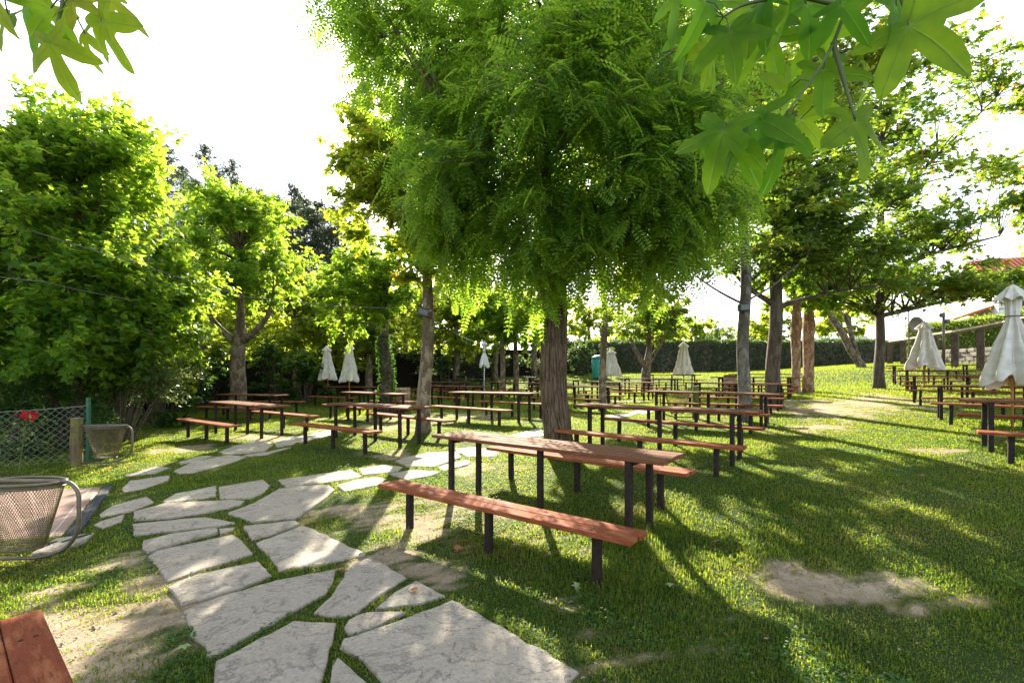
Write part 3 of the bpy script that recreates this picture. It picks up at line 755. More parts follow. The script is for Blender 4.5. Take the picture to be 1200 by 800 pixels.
# ------------------------------------------------------------------ litter baskets on posts
def basket(x, y, rz, label, post_label, wide=.84, left=False, pm='post_wood'):
    z0 = gz(x, y); sgn = -1 if left else 1
    ca, sa = math.cos(rz), math.sin(rz)
    p = thing('wooden_post', (x, y, z0), post_label, 'post', 'mossy wooden posts that carry litter baskets', rz)
    mb = MB(); V = []
    n = 20; K = 9
    P = [(0.004 * math.sin(k), .003 * math.cos(k * 2), -.2 + k * .128) for k in range(K)]
    mb.tube(P, [.088, .087, .086, .085, .084, .083, .082, .082, .078], n, rmod=lambda i, th: 1 + .03 * np.cos(5 * th + i * .2) + .015 * np.cos(11 * th))
    mb.build('post_body', M[pm], p)
    mb = MB(); mb.box((0, 0, .828), (.115, .115, .006)); mb.build('cut_top', M['rail'], p)
    b0 = (x + ca * .085 * sgn, y + sa * .085 * sgn, z0)
    t = thing('litter_basket', b0, label, 'litter basket', 'wire litter baskets hung on posts', rz)
    w = wide
    fr = []
    for q in np.linspace(0, w - .14, 8): fr.append((q, 0, .70))
    for q in np.linspace(0, 90, 8)[1:]: fr.append((w - .14 + .14 * math.sin(R(q)), 0, .70 - .14 + .14 * math.cos(R(q))))
    fr.append((w, 0, .42))
    for q in np.linspace(0, 62, 9)[1:]: fr.append((w - .30 + .30 * math.cos(R(q)), 0, .38 - .30 * math.sin(R(q))))
    e = fr[-1]
    fr += [(e[0] - .09, 0, .085), (e[0] - .2, 0, .06), (.3, 0, .05), (0, 0, .05)]
    fr = np.array(fr); fr[:, 0] *= sgn
    mb = MB(); mb.tube(fr, .016, 10); mb.build('tube_frame', M['metal_grey'], t, smooth=True)
    cx = .40 * w / .84
    rx0, ry0, rx1, ry1, zt, zb = .335, .17, .17, .10, .695, .15
    a = np.linspace(0, 2 * math.pi, 49)[:-1]
    for dz, k, rr in ((0, 1, .012), (-.035, .99, .009), (-.018, .95, .007)):
        mb = MB(); mb.tube(np.stack([sgn * (cx + rx0 * k * np.cos(a)), ry0 * k * np.sin(a), 0 * a + zt + dz], -1), rr, 8, closed=True); mb.build('rim', M['metal_grey'], t, smooth=True)
    mb = MB(); mb.tube(np.stack([sgn * (cx + rx1 * np.cos(a)), ry1 * np.sin(a), 0 * a + zb], -1), .009, 6, closed=True); mb.build('base_ring', M['metal_grey'], t, smooth=True)
    mb = MB(); nw = 74; s = np.linspace(0, 1, 9)
    for dirn in (-1, 1):
        for k in range(nw):
            th = k / nw * 2 * math.pi + dirn * s * 1.3
            mb.tube(np.stack([sgn * (cx + (rx0 + (rx1 - rx0) * s) * np.cos(th)), (ry0 + (ry1 - ry0) * s) * np.sin(th), zt + (zb - zt) * s], -1), .0017, 4, cap=False)
    for k in range(-6, 7):
        q = k / 7 * .99; hh = math.sqrt(1 - q * q)
        mb.tube([(sgn * (cx + rx1 * q), -ry1 * hh, zb), (sgn * (cx + rx1 * q), ry1 * hh, zb)], .0022, 4, cap=False)
    mb.build('wire_mesh', M['wire'], t)
fx, fy = at(90, 546)
basket(fx, fy, 0.05, 'wire litter basket on the short post by the chain link fence', 'mossy round wooden post beside the green fence post')
basket(-4.62, 3.82, -.02, 'large near wire litter basket cut by the left edge', 'wooden post of the near litter basket, at left edge', wide=.92)
basket(4.62, 11.45, .1, 'wire litter basket on the mossy post among the centre tables', 'green mossy wooden post among the centre tables', left=True, pm='green_post')

# ------------------------------------------------------------------ chain link fence
gx0, gy0 = (104 - 600) / FPX * 8.35, 8.35
z0 = gz(gx0, gy0)
ft = thing('chain_link_fence', (gx0, gy0, z0), 'low chain link fence with green post before the shrubs', 'fence')
mb = MB(); mb.box((0, 0, .5), (.05, .05, 1.3)); mb.build('post', M['green_paint'], ft)
fd = np.array((-3.3, -3.4)); fd = fd / np.linalg.norm(fd); Lf = 4.4
mb = MB(); mb.box((*(fd * 2.3), .42), (.05, .05, 1.1)); mb.build('post', M['green_paint'], ft)
Hf = .98; mb = MB(); sp = .115
def fp(s, h): return (fd[0] * s, fd[1] * s, h * (1 - .05 * math.sin(s * 1.4)) + .02)
for dirn in (1, -1):
    k = -Hf
    while k < Lf:
        s0, s1, h0, h1 = k, k + Hf, 0., Hf
        if s0 < 0: h0 -= s0; s0 = 0
        if s1 > Lf: h1 -= (s1 - Lf); s1 = Lf
        if s1 - s0 > .05:
            q = np.linspace(0, 1, 9)
            pts = [fp(s0 + (s1 - s0) * a, (h0 + (h1 - h0) * a) if dirn > 0 else Hf - (h0 + (h1 - h0) * a)) for a in q]
            mb.tube(pts, .0024, 4, cap=False)
        k += sp
mb.build('wire_mesh', M['fence_wire'], ft)
mb = MB()
mb.tube([fp(s, Hf + .006 * math.sin(s * 40)) for s in np.linspace(0, Lf, 120)], .006, 5); mb.build('top_wire', M['fence_wire'], ft)

# ------------------------------------------------------------------ leaves and trees
def maple_leaf():
    V = [(0, 0, 0), (.34, -.02, -.05), (.22, .22, .02), (.55, .42, -.08), (.24, .46, .02), (0, 1, -.12), (-.24, .46, .02), (-.55, .42, -.08), (-.22, .22, .02), (-.34, -.02, -.05), (0, .33, .04)]
    F = [(10, i, (i + 1) % 10) for i in range(10)]
    return np.array(V, float), np.array(F)
def simple_leaf(w=.5):
    return np.array([(0, 0, 0), (w / 2, .45, .06), (0, 1, -.06), (-w / 2, .45, .06)], float), np.array([(0, 1, 2), (0, 2, 3)])
def tri_leaf():
    V = [(0, 0, 0), (.30, .1, -.03), (.5, .5, -.05), (.2, .55, .03), (0, 1, -.1), (-.2, .55, .03), (-.5, .5, -.05), (-.30, .1, -.03)]
    return np.array(V, float), np.array([(0, 1, 3), (1, 2, 3), (0, 3, 4), (0, 4, 5), (0, 5, 7), (5, 6, 7)])
def pinnate(n=7):
    V, F = [], []
    def leaflet(p, d, ln, w):
        d = np.array(d) / np.linalg.norm(d); s = np.cross(d, (0, 0, 1)); o = len(V)
        for q in (p, p + d * ln * .5 + s * w + np.array((0, 0, .01)), p + d * ln, p + d * ln * .5 - s * w + np.array((0, 0, .01))): V.append(tuple(q))
        F.append((o, o + 1, o + 2, o + 3))
    for k in range(n):
        t = .16 + .78 * k / (n - 1); z = -.22 * t * t
        ln = .22 * (1 - .35 * abs(t - .5) * 1.6)
        for s in (-1, 1): leaflet(np.array((0, t, z)), (s, .35, -.12), ln, .045)
    leaflet(np.array((0, .96, -.21)), (0, 1, -.5), .2, .045)
    o = len(V)
    for q in ((-.006, 0, 0), (.006, 0, 0), (.004, .95, -.2), (-.004, .95, -.2)): V.append(q)
    F.append((o, o + 1, o + 2, o + 3))
    return np.array(V, float), np.array(F)
def tuft():
    V, F = [], []; r = np.random.default_rng(1)
    for k in range(9):
        d = r.normal(0, 1, 3); d[1] = abs(d[1]) + .5; d /= np.linalg.norm(d)
        s = np.cross(d, r.normal(0, 1, 3)); s /= np.linalg.norm(s); o = len(V)
        for q in (np.zeros(3) - s * .05, s * .05, d + s * .02): V.append(tuple(q))
        F.append((o, o + 1, o + 2))
    return np.array(V), np.array(F)
LEAF = {'maple': maple_leaf(), 'tri': tri_leaf(), 'simple': simple_leaf(.5), 'narrow': simple_leaf(.36), 'pinnate': pinnate(), 'tuft': tuft()}

def scatter(mb, pos, tip, nrm, size, tmpl):
    V, F = LEAF[tmpl]
    tip = tip / (np.linalg.norm(tip, axis=1)[:, None] + 1e-9)
    nrm = nrm - tip * (nrm * tip).sum(1)[:, None]; nrm = nrm / (np.linalg.norm(nrm, axis=1)[:, None] + 1e-9)
    sx = np.cross(tip, nrm)
    W_ = pos[:, None, :] + size[:, None, None] * (V[None, :, 0, None] * sx[:, None, :] + V[None, :, 1, None] * tip[:, None, :] + V[None, :, 2, None] * nrm[:, None, :])
    k = np.arange(len(pos))[:, None, None] * len(V)
    mb.add(W_.reshape(-1, 3), (k + F[None]).reshape(-1, F.shape[1]))
def clumps_in(r, c, rad, n, shell=.55, low=-1.0):
    """uneven clump centres in an ellipsoid, more of them near its surface"""
    P = []
    while len(P) < n:
        d = r.normal(0, 1, 3); d /= np.linalg.norm(d)
        if d[2] < low: continue
        q = r.random() ** shell * (1 + .10 * math.sin(3 * math.atan2(d[1], d[0]) + c[0]) + .08 * math.sin(5 * d[2] + c[1]))
        P.append(np.array(c) + d * q * np.array(rad))
    return np.array(P)
def sprays(mb, r, C, axis, n, twl, lsize, tmpl, droop=.35, flat=.55, ntw=7, upn=1.0, ysun=0):
    """twigs fan out of every clump; leaves sit along them"""
    nc = len(C)
    out = C - axis; out /= np.linalg.norm(out, axis=1)[:, None] + 1e-6
    tw = r.normal(0, 1, (nc, ntw, 3)); tw[..., 2] *= flat
    tw = tw / np.linalg.norm(tw, axis=2)[..., None] + out[:, None, :] * .75 + np.array([0, 0, -droop * .5])
    tw /= np.linalg.norm(tw, axis=2)[..., None]
    tl = twl * r.uniform(.5, 1.3, (nc, ntw)) * r.uniform(.75, 1.25, (nc, 1))
    ci = r.integers(0, nc, n); ti = r.integers(0, ntw, n)
    t = r.random(n) ** .7
    d = tw[ci, ti]
    pos = C[ci] + d * (t * tl[ci, ti])[:, None] + r.normal(0, .07 * twl + .02, (n, 3))
    pos[:, 2] -= droop * .35 * twl * t ** 2
    side = np.cross(d, np.array([0, 0, 1.])) * np.where(r.random(n) < .5, 1, -1)[:, None]
    tip = d * .6 + side * .8 + r.normal(0, .35, (n, 3)); tip[:, 2] -= droop
    nrm = r.normal(0, .45, (n, 3)); nrm[:, 2] += upn; nrm += out[ci] * .35
    scatter(mb, pos, tip, nrm, lsize * r.uniform(.65, 1.2, n), tmpl)
    return tw, tl

def tree(name, label, base, trunk, crowns, nleaf, lsize, tmpl, lm, bm, seed, twl=.6, droop=.35, flat=.55, shell=.55, ntw=7, low=-1., upn=1.0, limb_r=.03, group='trees round the lawn', limbs=None, ivy=None, bump=None, sides=14, extra=None):
    """trunk: (dx, dy, z, r) from the base upward; crowns: (cx, cy, cz, rx, ry, rz, clumps)"""
    r = np.random.default_rng(seed)
    x0, y0 = base; z0 = gz(x0, y0)
    t = thing(name, (x0, y0, z0), label, 'tree', group)
    T = np.array([(q[0], q[1], q[2]) for q in trunk], float); RR = np.array([q[3] for q in trunk], float)
    mb = MB()
    # resample the trunk into a smooth, slightly crooked stem with a root flare
    s = np.linspace(0, len(T) - 1, 26 if bump is None else 150); k = np.arange(len(T))
    P = np.stack([np.interp(s, k, T[:, q]) for q in range(3)], -1); PR = np.interp(s, k, RR)
    for _ in range(2): P[1:-1] = .25 * P[:-2] + .5 * P[1:-1] + .25 * P[2:]
    PR = PR * (1 + (.12 if bump else .3) * np.exp(-np.clip(P[:, 2], 0, 9) / .16))
    P[:, 0] += .18 * RR[0] * np.sin(P[:, 2] * 1.7 + seed) * np.clip(P[:, 2], 0, 1); P[:, 1] += .18 * RR[0] * np.sin(P[:, 2] * 2.3 + seed * 2) * np.clip(P[:, 2], 0, 1)
    P[0, 2] = -.25
    ph = r.uniform(0, 6.28, 6)
    if bump: rm = bump
    else: rm = lambda i, th: 1 + .05 * np.cos(2 * th + ph[0] + i * .12) + .04 * np.cos(5 * th + ph[1] - i * .1) + .10 * np.exp(-i / 3.) * np.cos(4 * th + ph[2])
    mb.tube(P, PR, sides if bump is None else 160, rmod=rm)
    topz = P[-1, 2]
    C = []
    for (cx, cy, cz, rx, ry, rz, n) in crowns: C.append(clumps_in(r, (cx, cy, cz), (rx, ry, rz), n, shell, low))
    C = np.concatenate(C)
    if extra is not None: C = np.concatenate([C, np.array(extra, float)])
    stems = list(limbs or [])
    lim = []
    for lp in stems:      # big limbs: list of (x,y,z,r)
        lp = np.array(lp, float); q = np.linspace(0, len(lp) - 1, 12); kk = np.arange(len(lp))
        LP = np.stack([np.interp(q, kk, lp[:, c]) for c in range(4)], -1)
        for _ in range(2): LP[1:-1] = .25 * LP[:-2] + .5 * LP[1:-1] + .25 * LP[2:]
        mb.tube(LP[:, :3], LP[:, 3], 9); lim.append(LP)
    ALL = np.concatenate([np.column_stack([P, PR])[len(P) // 2:]] + lim)
    for c in C:           # a thinner branch to each clump
        dv = ALL[:, :3] - c; cost = np.linalg.norm(dv, axis=1) + np.clip(dv[:, 2] + .15, 0, 9) * 2
        a = ALL[np.argmin(cost)]
        st, en = a[:3], c
        mid = (st + en) / 2 + np.array([0, 0, .12 * np.linalg.norm(en - st)]) + r.normal(0, .05, 3) * np.linalg.norm(en - st)
        q = np.linspace(0, 1, 7)[:, None]
        B = (1 - q) ** 2 * st + 2 * q * (1 - q) * mid + q ** 2 * en
        rb = min(a[3] * .6, limb_r)
        mb.tube(B, np.linspace(rb, rb * .25 + .002, 7), 5, cap=False)
    axis = np.zeros_like(C); axis[:, 0] = np.mean(C[:, 0]); axis[:, 1] = np.mean(C[:, 1]); axis[:, 2] = C[:, 2] * .6 + C[:, 2].min() * .4
    cb = MB()
    tw, tl = sprays(cb, r, C, axis, nleaf, twl, lsize, tmpl, droop, flat, ntw, upn)
    for ci in range(len(C)):
        for k in range(ntw):
            e = C[ci] + tw[ci, k] * tl[ci, k] * .9; e[2] -= droop * .3 * twl
            mb.tube([C[ci], (C[ci] + e) / 2 + (0, 0, .03), e], [.007, .005, .002], 3, cap=False)
    if ivy:
        n = ivy[0]; zz = r.uniform(.05, ivy[1], n); aa_ = r.uniform(0, 6.28, n); rr_ = np.interp(zz, P[:, 2], PR) + r.uniform(.01, .10, n)
        px_ = np.interp(zz, P[:, 2], P[:, 0]); py_ = np.interp(zz, P[:, 2], P[:, 1])
        o = np.stack([np.cos(aa_), np.sin(aa_), 0 * aa_], -1)
        ib = MB(); scatter(ib, np.stack([px_, py_, zz], -1) + o * rr_[:, None], r.normal(0, .5, (n, 3)) + (0, 0, -.6), o + r.normal(0, .4, (n, 3)), r.uniform(.06, .1, n), 'tri')
        ib.build('ivy', M['lf_dark'], t)
    mb.build('trunk', bm, t, smooth=True)
    cb.build('crown', lm, t)
    return t

def px_tree(px, d): return ((px - 600) / FPX * d, d)

# --- the big robinia
def rob_bark(i, th):
    zz = i * .04
    w = th * 9 + 1.1 * np.sin(zz * 2.1 + 2 * th) + .8 * np.sin(zz * 6.3 + th * 3) + .5 * np.sin(zz * 11 + th * 5)
    ridge = np.abs(np.sin(w)) ** .6
    return .88 + .12 * ridge * (.7 + .45 * np.sin(zz * 7 + th * 4) * np.sin(zz * 4.1 - th * 6)) + .03 * np.sin(th * 2 + .5) + .03 * np.sin(th * 37 + zz * 9) * .5
bx, by = px_tree(655, 7.55)
tree('robinia_tree', 'big robinia with furrowed trunk and drooping feathery leaves in the middle', (bx, by),
     [(0, 0, 0, .245), (-.02, 0, .6, .235), (-.06, 0, 1.5, .225), (-.10, .05, 2.4, .21), (-.14, .05, 3.2, .19), (-.2, .1, 4.3, .14), (-.2, .1, 5.6, .08), (-.1, .1, 6.8, .04)],
     [(.35, -.2, 4.9, 1.9, 2.0, 1.2, 70), (.3, 0, 6.9, 2.1, 2.1, 1.5, 62), (1.4, -.5, 4.2, 1.1, 1.3, .6, 28), (-1.1, -.3, 4.4, 1.1, 1.3, .9, 30), (-1.5, 0, 5.6, .9, 1.0, .8, 14), (-2.4, -.2, 7.2, .9, .9, 1.0, 15), (-1.4, .2, 7.2, 1.0, 1.2, 1.3, 26), (.6, -1.6, 4.8, 1.3, .4, .9, 16), (1.9, -.3, 6.0, .8, 1.3, 1.3, 24), (-1.6, .5, 5.9, .9, .9, .9, 10), (.1, -.9, 3.7, 1.2, .9, .35, 13), (0, -.6, 3.3, .6, .5, .3, 8), (1.3, -.3, 3.4, .7, .9, .35, 10), (-1.5, .3, 3.9, .6, .9, .5, 10)],
     20500, .40, 'pinnate', M['lf_rob'], M['bark_rob'], 3, twl=.8, droop=.6, flat=.85, shell=.5, ntw=8, limb_r=.03, bump=rob_bark, group='trees standing on the lawn',
     limbs=[[(-.1, 0, 2.5, .13), (-.7, -.2, 3.4, .1), (-1.3, -.4, 4.2, .06), (-1.8, -.5, 5.2, .03)], [(-.1, 0, 2.7, .14), (.6, -.3, 3.6, .1), (1.3, -.6, 4.4, .07), (1.9, -.8, 5.0, .03)],
            [(-.15, .05, 3.2, .12), (.2, .7, 4.2, .09), (.5, 1.3, 5.2, .04)], [(-.15, .05, 3.4, .1), (-.3, -.8, 4.2, .07), (-.3, -1.4, 5.0, .03)]])

# --- plane trees left of it
bx, by = px_tree(496, 10.4)
tree('plane_tree', 'slim plane tree with a lamp box on its trunk left of the robinia', (bx, by),
     [(0, 0, 0, .16), (.03, 0, 1.2, .15), (.10, 0, 2.4, .14), (.14, 0, 3.3, .12), (.1, 0, 4.4, .09), (0, 0, 6.0, .05)],
     [(-.3, 0, 4.7, 1.25, 1.3, 1.2, 34), (-.75, 0, 6.0, 1.1, 1.2, 1.4, 36)],
     14000, .15, 'maple', M['lf_yel'], M['bark_plane'], 11, twl=.5, droop=.3, group='trees standing on the lawn', limb_r=.035)
bx, by = px_tree(452, 15.0)
tree('plane_tree', 'ivy covered plane tree behind the slim one with a lamp box', (bx, by),
     [(0, 0, 0, .24), (0, 0, 1.2, .22), (-.05, 0, 2.2, .2), (0, 0, 3.0, .14), (0, 0, 4.2, .07)],
     [(-.5, 0, 3.9, 1.7, 1.6, 1.2, 40), (.3, 0, 5.0, 1.3, 1.3, .8, 14)], 8500, .18, 'maple', M['lf_plane'], M['bark_dark'], 12, twl=.6, ivy=(900, 2.6), group='trees standing on the lawn')
bx, by = px_tree(277, 17.0)
tree('pollarded_plane_tree', 'forked pollard with a round sunlit crown behind the left tables', (bx, by),
     [(0, 0, 0, .27), (.05, 0, 1.2, .25), (.12, 0, 2.3, .24), (.14, 0, 2.9, .2), (.15, 0, 4.0, .12), (.15, 0, 6.0, .06)],
     [(.1, 0, 5.0, 1.95, 1.9, 1.55, 46), (.2, 0, 6.9, 1.7, 1.7, 1.4, 36)], 19000, .165, 'maple', M['lf_plane'], M['bark_plane'], 13, twl=.8, low=-.75, droop=.2, flat=.95, upn=.7,
     limbs=[[(.12, 0, 2.5, .15), (-.5, 0, 3.0, .12), (-1.0, -.1, 3.6, .09), (-1.1, 0, 4.6, .05)], [(.14, 0, 2.6, .15), (.8, -.1, 3.0, .11), (1.3, 0, 3.7, .08), (1.4, 0, 4.6, .05)]], limb_r=.05, group='trees standing on the lawn')
tree('plane_tree', 'huge leafy plane tree filling the left edge above the shrubs', (-10.1, 10.4),
     [(0, 0, 0, .26), (.2, 0, 1.4, .24), (.3, 0, 2.8, .2), (.3, 0, 4.4, .12), (.2, 0, 6.2, .05)],
     [(-.1, -.1, 3.9, 2.3, 2.2, 1.7, 74), (.1, 0, 6.1, 2.0, 2.0, 1.6, 60), (1.2, .3, 3.0, 1.1, 1.4, 1.4, 30), (-1.5, 0, 5.0, 2.0, 1.8, 1.9, 30), (.4, -.6, 2.4, 2.0, 1.4, .7, 30)], 52000, .165, 'maple', M['lf_plane'], M['bark_plane'], 14, twl=.85, droop=.2, flat=.95, upn=.7, group='trees along the left boundary')
# --- bright trees behind, along the boundary
for k, (px, d, h, w, lab) in enumerate([
    (185, 17.5, 5.6, 1.9, 'bright bushy tree between the huge plane tree and the forked pollard'),
    (232, 23, 8.2, 2.2, 'sunlit tree behind the left side of the forked pollard'),
    (345, 23.5, 6.2, 2.2, 'yellow green tree right of the forked pollard'),
    (392, 25.5, 6.6, 2.2, 'bright tree behind the two cream parasols'),
    (432, 24, 5.4, 1.9, 'sunlit tree behind the ivy covered trunk'),
    (535, 27, 6.6, 2.3, 'tall bright tree seen between slim plane and robinia'),
    (500, 29, 7, 2.6, 'far pale tree behind the slim plane trunk'),
    (140, 15.5, 5.0, 2.0, 'low bright tree behind the variegated shrubs'),
    (300, 26, 6.5, 2.6, 'pale tree behind the forked pollard trunk'),
    (475, 32, 7.8, 2.8, 'tall far tree between the ivy covered trunk and slim plane'),
    (560, 36, 8, 3.2, 'tall far tree above the white parasol'),
    (30, 15, 6.5, 2.6, 'bright tree behind the huge plane at the left edge')]):
    tree('boundary_tree', lab, px_tree(px, d), [(0, 0, 0, .2), (.05, 0, h * .3, .17), (0, 0, h * .55, .1), (0, 0, h * .85, .04)],
         [(0, 0, h * .56, w, w, h * .34, 44), (.2, 0, h * .8, w * .7, w * .7, h * .22, 18)], 6500, .24, 'tri', M['lf_far'], M['bark_plane'], 30 + k, twl=.7, group='trees along the left boundary', limb_r=.03)
# --- slim trunks in the middle distance
for k, (px, d, h, w, r0, lab) in enumerate([
    (588, 22, 5.9, 1.9, .13, 'slim tree just left of the robinia trunk, behind the white parasol'),
    (604, 25, 6.0, 1.9, .16, 'straight tree close to the robinia trunk in the distance'),
    (626, 30, 7, 2.2, .2, 'distant tree almost hidden by the robinia trunk'),
    (706, 14.2, 8.6, 2.7, .11, 'slim pale tree just right of the robinia trunk'),  # crown unseen behind the robinia, made taller and wider to shade the lawn
    (580, 30.5, 7, 2.2, .22, 'distant dark trunk behind the slim trees')]):
    tree('lawn_tree', lab, px_tree(px, d), [(0, 0, 0, r0), (.05, 0, h * .3, r0 * .85), (0, 0, h * .55, r0 * .6), (.1, 0, h * .85, .04)],
         [(.1, 0, h * .68, w, w, h * .27, 40)], 6000, .2, 'tri', M['lf_plane'] if k != 3 else M['lf_far'], M['bark_plane'], 50 + k, twl=.6, group='trees standing on the lawn', limb_r=.03)
bx, by = px_tree(758, 24)
tree('lawn_tree', 'small multi stemmed tree before the hedge, left of a cream parasol', (bx, by), [(0, 0, 0, .28), (0, 0, .8, .25), (.05, 0, 1.6, .2), (.1, 0, 2.6, .12), (.1, 0, 4.0, .06)],
     [(.3, 0, 3.9, 2.2, 2.0, 1.4, 40), (0, 0, 5.2, 1.6, 1.5, 1.0, 16)], 6500, .2, 'tri', M['lf_gum'], M['bark_plane'], 60, twl=.6,
     limbs=[[(0, 0, 1.1, .16), (-.5, 0, 1.9, .12), (-.9, 0, 2.8, .08)], [(0, 0, 1.3, .14), (.5, 0, 2.1, .1), (1.0, 0, 2.8, .06)]], group='trees standing on the lawn')
# --- sweetgums on the right
bx, by = px_tree(872, 10.7)
tree('sweetgum_tree', 'grey trunked sweetgum with a small box on its trunk', (bx, by),
     [(0, 0, 0, .16), (0, 0, 1.2, .135), (0, 0, 2.6, .125), (0, 0, 4.2, .11), (-.05, 0, 6.0, .08), (0, 0, 9.0, .03)],
     [(.3, -.2, 5.6, 2.1, 2.2, 1.8, 34), (.2, 0, 8.2, 2.6, 2.4, 2.0, 40), (2.3, -.2, 8.6, 1.7, 1.6, 1.8, 18), (-1.0, .2, 4.1, 1.1, 1.2, .5, 12), (-.9, .3, 6.6, 1.4, 1.4, 1.6, 26)],
     14500, .145, 'maple', M['lf_gum'], M['bark_grey'], 71, twl=.75, droop=.2, flat=.25, shell=.6, limb_r=.03, group='trees standing on the lawn',
     limbs=[[(0, 0, 2.75, .035), (-.7, 0, 3.1, .025), (-1.5, 0, 3.7, .014), (-2.0, 0, 3.9, .008)], [(0, 0, 2.8, .03), (.7, 0, 3.2, .022), (1.5, 0, 3.9, .012)], [(0, 0, 3.8, .06), (-.5, 0, 4.5, .045), (-.8, 0, 5.6, .03)]])
bx, by = px_tree(907, 13.4)
tree('sweetgum_tree', 'dark trunked sweetgum with dense layered crown right of the grey trunk', (bx, by),
     [(0, 0, 0, .20), (.02, 0, 1.4, .185), (.02, 0, 2.8, .17), (.1, 0, 4.4, .14), (.1, 0, 6.5, .1), (.2, 0, 9, .04)],
     [(.7, -.3, 4.4, 2.8, 2.2, 1.0, 50), (.2, -.6, 5.2, 1.7, 1.6, 1.2, 40), (.8, -.2, 6.4, 2.8, 2.4, 1.3, 46), (1.4, 0, 8.6, 2.6, 2.2, 1.7, 36)],
     21000, .16, 'maple', M['lf_maple'], M['bark_dark'], 72, twl=.8, droop=.15, flat=.22, limb_r=.045, group='trees standing on the lawn',
     limbs=[[(0, 0, 2.9, .09), (1.0, 0, 3.2, .05), (2.4, 0, 3.5, .03), (3.4, 0, 3.6, .015)], [(0, 0, 3.0, .09), (-.8, 0, 3.5, .06), (-1.5, 0, 4.3, .03)]])
bx, by = px_tree(1030, 18.2)
tree('sweetgum_tree', 'tall layered sweetgum left of the far right tables', (bx, by),
     [(0, 0, 0, .19), (0, 0, 1.5, .17), (.05, 0, 3, .155), (0, 0, 6, .15), (.1, 0, 10, .07), (.1, 0, 13, .03)],
     [(.3, -.4, 4.0, 3.2, 2.6, .8, 46), (2.4, -.8, 3.8, 2.2, 1.4, .4, 20), (1.3, -.4, 6.0, 3.2, 2.2, .6, 32), (.6, -.3, 7.6, 3.2, 2.4, 1.0, 30), (.8, -.3, 9.8, 2.4, 2.0, 1.6, 30), (-1.4, 0, 11.5, 2.2, 2.0, 2.4, 24), (4.4, -1, 4.2, 1.6, 1.0, .25, 12), (3.2, -.6, 12.4, 1.2, 1.2, .9, 10), (5.0, -.6, 11.6, 1.4, 1.2, .7, 10), (4.6, -.5, 8.4, 1.6, 1.0, .25, 10)],
     20000, .2, 'maple', M['lf_gum'], M['bark_dark'], 73, twl=.9, droop=.12, flat=.16, limb_r=.05, group='trees standing on the lawn',
     limbs=[[(0, 0, 2.9, .1), (1.6, -.3, 3.3, .08), (3.4, -.6, 3.7, .05), (5.6, -1, 4.0, .02)], [(0, 0, 4.5, .1), (2, -.3, 5.4, .07), (4.4, -.4, 6.0, .03)], [(0, 0, 7, .1), (2, 0, 9, .06), (4.8, -.5, 12, .02)]])
for k, (px, d, r0, lab) in enumerate([(932, 17.2, .18, 'sunlit orange barked plane, left of a close pair'), (946.5, 18.0, .23, 'thicker flaky plane, right of a close pair')]):
    tree('plane_tree', lab, px_tree(px, d), [(0, 0, 0, r0 * .9), (.02, 0, 1, r0 * .85), (.0, 0, 2, r0 * .92), (.05, 0, 2.7, r0 * 1.05), (.05, 0, 3.2, r0 * .7), (.1, 0, 5, .08)],
         [(.2, 0, 5.0, 2.3, 2.0, 1.5, 36)], 6000, .2, 'tri', M['lf_plane'], bark('orange_plane_bark' if k == 0 else 'flaky_plane_bark', (.15, .075, .035), (.30, .17, .09), (3, 3, 2), .6, .02, (.33, .24, .16)), 80 + k, twl=.6, group='trees standing on the lawn')
bx, by = px_tree(1010, 27)
tree('plane_tree', 'leaning V shaped bare trunk before the far hedge', (bx, by),
     [(0, 0, 0, .21), (-.35, 0, .6, .19), (-.8, 0, 1.3, .18), (-1.3, 0, 2.2, .18), (-1.9, 0, 3.1, .17), (-2.0, 0, 3.7, .12)],
     [(-1.0, 0, 4.9, 2.6, 2.0, 1.4, 40)], 6000, .22, 'tri', M['lf_far'], M['bark_plane'], 85, twl=.7, limbs=[[(-.15, 0, .3, .15), (-.45, 0, 1.2, .14), (-.75, 0, 2.2, .13), (-.8, 0, 3.2, .12), (-.5, 0, 3.9, .1)], [(-.75, 0, 2.4, .14), (-1.0, 0, 3.2, .15)]], group='trees standing on the lawn')
tree('sweetgum_tree', 'tree leaning into the picture from the right edge', (13.0, 9.6),
     [(0, 0, 0, .2), (0, 0, 1.5, .18), (0, 0, 3, .15), (0, 0, 5, .1), (0, 0, 7, .04)],
     [(-.3, -.2, 4.9, 1.6, 1.7, 1.9, 36), (-1.5, 0, 4.3, .8, 1.0, .6, 8)], 7500, .15, 'maple', M['lf_gum'], M['bark_dark'], 90, twl=.7, droop=.25, flat=.4, group='trees along the right boundary')

# --- boxes on trunks
def lampbox(px, py, d, label, tilt):
    p = ray(px, py, d)
    t = thing('floodlight', p, label, 'lamp')
    mb = MB(); mb.rbox((0, 0, 0), (.26, .14, .17), .02); o = mb.build('housing', M['box_grey'], t); 
    mb = MB(); mb.box((0, -.074, 0), (.20, .006, .11)); mb.build('lens', plain('lamp_lens', (.10, .10, .10), .35), t)
    mb = MB(); mb.tube([(0, .05, 0), (.02, .16, .0)], .02, 8); mb.build('bracket', M['leg'], t)
    t.rotation_euler = (0, R(tilt), 0)
lampbox(497, 366, 10.1, 'tilted dark floodlight box on the slim plane trunk', 18)
lampbox(871.5, 360.5, 10.45, 'dark square floodlight box on the grey sweetgum trunk', 0)

